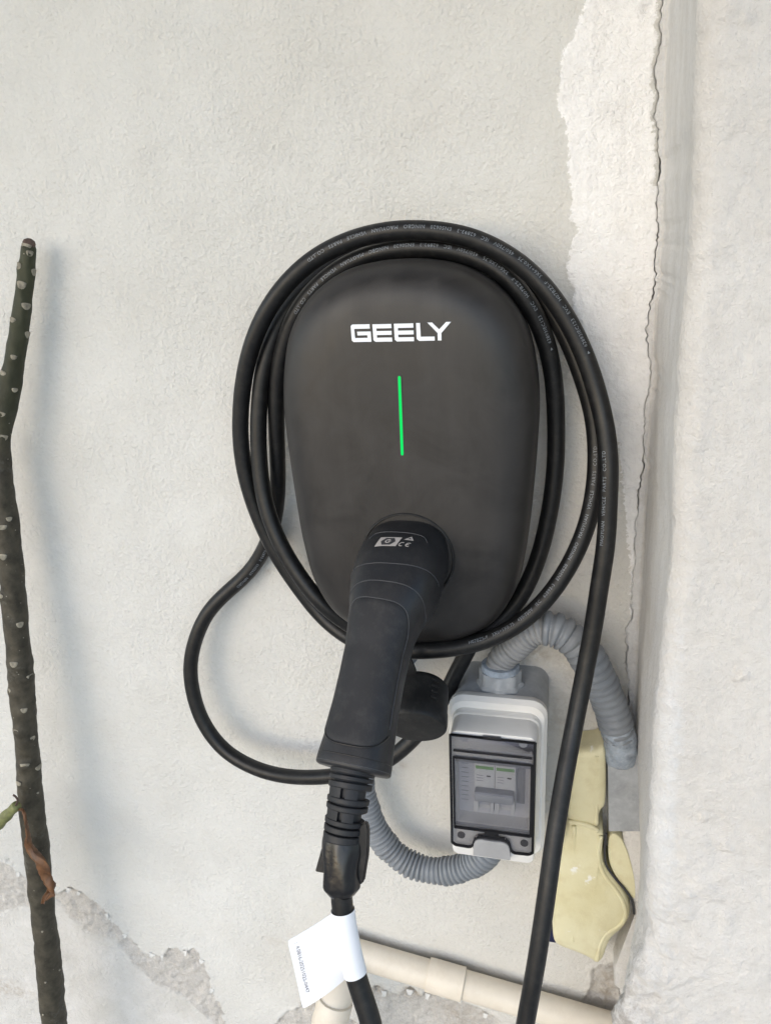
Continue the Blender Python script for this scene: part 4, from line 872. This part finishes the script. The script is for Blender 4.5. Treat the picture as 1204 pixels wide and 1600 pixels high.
V,F = tube(el, .0170, 32); fix(mesh('elbow', V, F, MAT['cream'], wp))
e2 = Vector((-0.0609,-0.0730,0.6726)); e3 = Vector((-0.0672,-0.0840,0.6468)); straight('elbow_socket', e2, e3, [(0,.0160),(0,.0185),(.06,.0192),(.94,.0192),(1,.0185),(1,.016)], MAT['cream'], wp)
straight('down_pipe', Vector((-0.0666,-0.0830,0.6484)), Vector((-.075,-.09,.35)), [(0,.0150),(1,.0150)], MAT['cream'], wp)

# ------------------------------------------------------------------ bare plant stem in front of the wall
SPX = [(-0.3027,-0.0220,1.4456),(-0.3106,-0.0240,1.4182),(-0.3222,-0.0270,1.3802),(-0.3363,-0.0300,1.3408),(-0.3490,-0.0330,1.3059),(-0.3596,-0.0350,1.2782),(-0.3666,-0.0360,1.2603),(-0.3697,-0.0380,1.2257),(-0.3731,-0.0420,1.1674),(-0.3784,-0.0480,1.0930),(-0.3843,-0.0550,1.0072),(-0.3918,-0.0620,0.9158),(-0.3992,-0.0680,0.8261),(-0.4069,-0.0740,0.7209),(-0.4126,-0.0790,0.6372),(-0.4208,-0.0840,0.5479)]
SR =  [.0062,.0072,.0083,.0091,.0093,.0080,.0100,.0114,.0118,.0121,.0121,.0124,.0130,.0133,.0138,.0142]
d_ = Vector(SPX[-1])-Vector(SPX[-3]); k_ = SPX[-1][2]/-d_.z; base = Vector(SPX[-1])+d_*k_*.98
SPX.append(tuple((Vector(SPX[-1])+base)/2)); SPX.append((base.x,base.y,-.02)); SR += [.0150,.0185]
stc, sts = resample(smooth_path(resample(catmull(SPX,.002),.002)[0], 10), .0025)
kk = [float(sts[int(np.argmin(np.linalg.norm(stc-np.array(q),axis=1)))]) for q in SPX]
srad = np.interp(sts, kk, SR); srad = srad*(1+.05*vnoise(sts,sts*0,110,91)+.05*vnoise(sts,sts*0,38,92))
ang = np.array([[1+.13*vnoise(np.array([math.cos(t)*1.5]),np.array([s*45+math.sin(t)*1.5]),1.0,93)[0]+.09*vnoise(np.array([math.cos(t)*3]),np.array([s*110+math.sin(t)*3]),1.0,94)[0] for t in np.arange(28)/28*2*math.pi] for s in sts])
srad[0] *= .55; srad[1] *= .85
SCARS = [(-0.3062,-0.0220,1.4442),(-0.3031,-0.0230,1.4377),(-0.3168,-0.0230,1.4286),(-0.3021,-0.0240,1.4212),(-0.3154,-0.0250,1.4135),(-0.3139,-0.0260,1.3938),(-0.3296,-0.0270,1.3826),(-0.3174,-0.0280,1.3684),(-0.3331,-0.0300,1.3518),(-0.3474,-0.0310,1.3370),(-0.3381,-0.0320,1.3206),(-0.3559,-0.0330,1.3004),(-0.3582,-0.0350,1.2782),(-0.3761,-0.0420,1.1888),(-0.3670,-0.0410,1.1967),(-0.3798,-0.0440,1.1604),(-0.3896,-0.0470,1.1188),(-0.3731,-0.0500,1.0865),(-0.3883,-0.0520,1.0467),(-0.3716,-0.0540,1.0261),(-0.3997,-0.0540,1.0143),(-0.3852,-0.0560,0.9931),(-0.3982,-0.0580,0.9703),(-0.3805,-0.0590,0.9587),(-0.3952,-0.0610,0.9286),(-0.3792,-0.0620,0.9191),(-0.4063,-0.0620,0.9081),(-0.3952,-0.0610,0.9286)]
EYE = np.array([.16,-.64,1.43])
T4,N4,B4 = frames(stc)
def stem_angle(P):
    P = np.array(P); i = int(np.argmin(np.linalg.norm(stc-P,axis=1))); n_ = EYE-stc[i]; n_ = n_-T4[i]*(n_@T4[i]); n_ /= np.linalg.norm(n_)
    return i, math.atan2(n_@B4[i], n_@N4[i])+math.asin(max(-.95,min(.95,((P-stc[i])@np.cross(T4[i],n_))/srad[i])))
tt = np.arange(28)/28*2*math.pi
for q in SCARS:                                   # a swelling under each leaf scar, a dent above it
    i, th = stem_angle(q); dth = (tt-th+math.pi) % (2*math.pi)-math.pi; ds = sts[:,None]-sts[i]
    ang += (.13*np.exp(-((ds-.0035)/.0045)**2)-.07*np.exp(-((ds+.006)/.004)**2))*np.exp(-(dth/.65)**2)[None,:]
plant = thing('plant_stem', 'tall bare brown-green stem with pale leaf scars leaning by the wall', 'plant', (base.x,base.y,0))
V,F = tube(stc, srad, 28, (0,-1,0), ang); stem = fix(mesh('stem', V, F, MAT['stem'], plant))
at = stem.data.attributes.new('green','FLOAT','POINT'); gv = np.interp(np.repeat(sts,28), [0,kk[4],kk[5],kk[6]+.01], [1,.9,.6,.12]); at.data.foreach_set('value', gv.astype(np.float32))
def scar(p, wmm, hmm, kind=0):
    i, th = stem_angle(p); r = srad[i]*1.05; V = []; n = 14
    for ring,lf in ((1.0,-.0002),(.8,.0008),(.45,.0006)):
        for j in range(n):
            a = 2*math.pi*j/n; u = math.cos(a)*wmm*.0005*ring; v = math.sin(a); v = (v*.75 if v > 0 else v*1.25)
            if v > 0: v *= .45
            v = v*hmm*.0005*ring
            ii = int(np.clip(i-v/.0025, 1, len(stc)-2)); f = (i-v/.0025); q = int(np.clip(math.floor(f),0,len(stc)-2)); t = f-q
            c = stc[q]*(1-t)+stc[q+1]*t; V.append(c+(r*1.02+lf)*(math.cos(th+u/r)*N4[i]+math.sin(th+u/r)*B4[i]))
    F = []
    for k in range(2):
        for j in range(n): F.append((k*n+j,k*n+(j+1)%n,(k+1)*n+(j+1)%n,(k+1)*n+j))
    F.append(tuple(2*n+j for j in range(n))); fix(mesh('leaf_scar', V, F, MAT['scar'], plant))
for a in SCARS:
    scar(a, rnd.uniform(5.5,10), rnd.uniform(5.5,10))
for a in ((-0.4188,-0.0790,0.6408),(-0.3984,-0.0790,0.6475),(-0.4304,-0.0810,0.5924),(-0.4107,-0.0750,0.7116),(-0.3853,-0.0640,0.8917)): scar(a, 2.5, 3)
tip = stc[0]; V,F = tube(np.array([tip+T4[0]*.004, tip+T4[0]*.001, tip-T4[0]*.0015, tip-T4[0]*.003]), [.0052,.0054,.0044,.0015], 14); fix(mesh('growing_tip', V, F, MAT['stemtip'], plant))

# a second, greener twig reaching in from the left, with a withered leaf
tw = thing('twig', 'short green twig at the left edge with a withered brown leaf', 'twig', tuple(Vector((-0.5440,-0.1010,0.7312))))
tp,_ = resample(catmull([(-0.5751,-0.1160,0.6976),(-0.4855,-0.1080,0.7952),(-0.4312,-0.1020,0.8511),(-0.4014,-0.0980,0.8799),(-0.3853,-0.0950,0.8954)],.002),.002)
nt = len(tp); tr = np.interp(np.linspace(0,1,nt),[0,.7,.9,1],[.0085,.0068,.0062,.0048])*(1+.08*np.sin(np.arange(nt)*.8)); V,F = tube(tp, tr, 20); fix(mesh('twig_stem', V, F, MAT['twig'], tw))
V,F = tube(resample(catmull([(-0.3871,-0.0960,0.8943),(-0.3812,-0.0970,0.9033),(-0.3804,-0.0990,0.9098),(-0.3820,-0.1000,0.9128)],.001),.001)[0], .0011, 8); fix(mesh('bud', V, F, MAT['stemtip'], tw))
lf = resample(catmull([(-0.3831,-0.0960,0.8917),(-0.3767,-0.0980,0.8927),(-0.3719,-0.1020,0.8838),(-0.3761,-0.1000,0.8650),(-0.3784,-0.0970,0.8401),(-0.3694,-0.1000,0.8283),(-0.3669,-0.0980,0.8105),(-0.3629,-0.0990,0.7966),(-0.3627,-0.0970,0.7894),(-0.3699,-0.0960,0.7809),(-0.3766,-0.0970,0.7762),(-0.3793,-0.0980,0.7677)],.001),.002)[0]
nl = len(lf); R = []; V = []; F = []; T5,N5,B5 = frames(lf)
wl = np.interp(np.linspace(0,1,nl),[0,.08,.25,.45,.6,.75,.88,1],[.0010,.0012,.0030,.0072,.0085,.0078,.0068,.0015])
for i in range(nl):
    for j in range(9):
        u = -1+j/4; fold = .55*wl[i]*math.cos(u*2.6+i*.13)+.0012*math.sin(i*.55+u*5); V.append(lf[i]+B5[i]*u*wl[i]*(.8+.2*math.sin(i*.5+u*2))+N5[i]*fold)
for i in range(nl-1):
    for j in range(8): F.append((i*9+j,i*9+j+1,(i+1)*9+j+1,(i+1)*9+j))
leaf = mesh('withered_leaf', V, F, MAT['leaf'], tw); so = leaf.modifiers.new('thickness','SOLIDIFY'); so.thickness = .0005; so.offset = 0

# ------------------------------------------------------------------ loose flakes of paint along the chipped edge
for (q, ln, wd) in (((-0.4322,0.6823),.006,.007),((-0.4182,0.6787),.005,.006),((-0.3836,0.6503),.007,.006),((-0.3635,0.6209),.006,.007),((-0.3297,0.5962),.006,.009),((-0.3154,0.5961),.008,.005),((-0.2815,0.6110),.006,.008),((-0.2603,0.6009),.006,.007),((-0.2523,0.5546),.006,.006),((-0.4590,0.6690),.005,.007),((-0.0278,0.6040),.007,.008),((0.0031,0.6134),.007,.009),((0.0242,0.6124),.006,.006),((0.0613,0.6135),.006,.008),((0.0904,0.5978),.006,.007),((-0.1241,0.5652),.006,.007),((-0.5023,0.6941),.005,.008)):
    n = 5; V = []; F = []; a0 = rnd.uniform(-.5,.5); lift = rnd.uniform(.0012,.0034)
    for i in range(4):
        t = i/3; half_ = wd*.5*(1-.55*t)*(1+rnd.uniform(-.25,.25))
        for j in range(n):
            u = -1+2*j/(n-1); dx = u*half_+rnd.uniform(-.0004,.0004); dz = .0015-t*ln*(1-.25*abs(u))
            V.append((q[0]+dx*math.cos(a0)-dz*math.sin(a0), -(.0008+lift*t*t+.0006*u*u*t), q[1]+dx*math.sin(a0)+dz*math.cos(a0)))
    for i in range(3):
        for j in range(n-1): F.append((i*n+j,i*n+j+1,(i+1)*n+j+1,(i+1)*n+j))
    fl = mesh('paint_flake', V, F, MAT['flake'], w, True); so = fl.modifiers.new('thickness','SOLIDIFY'); so.thickness = .0006; so.offset = 0
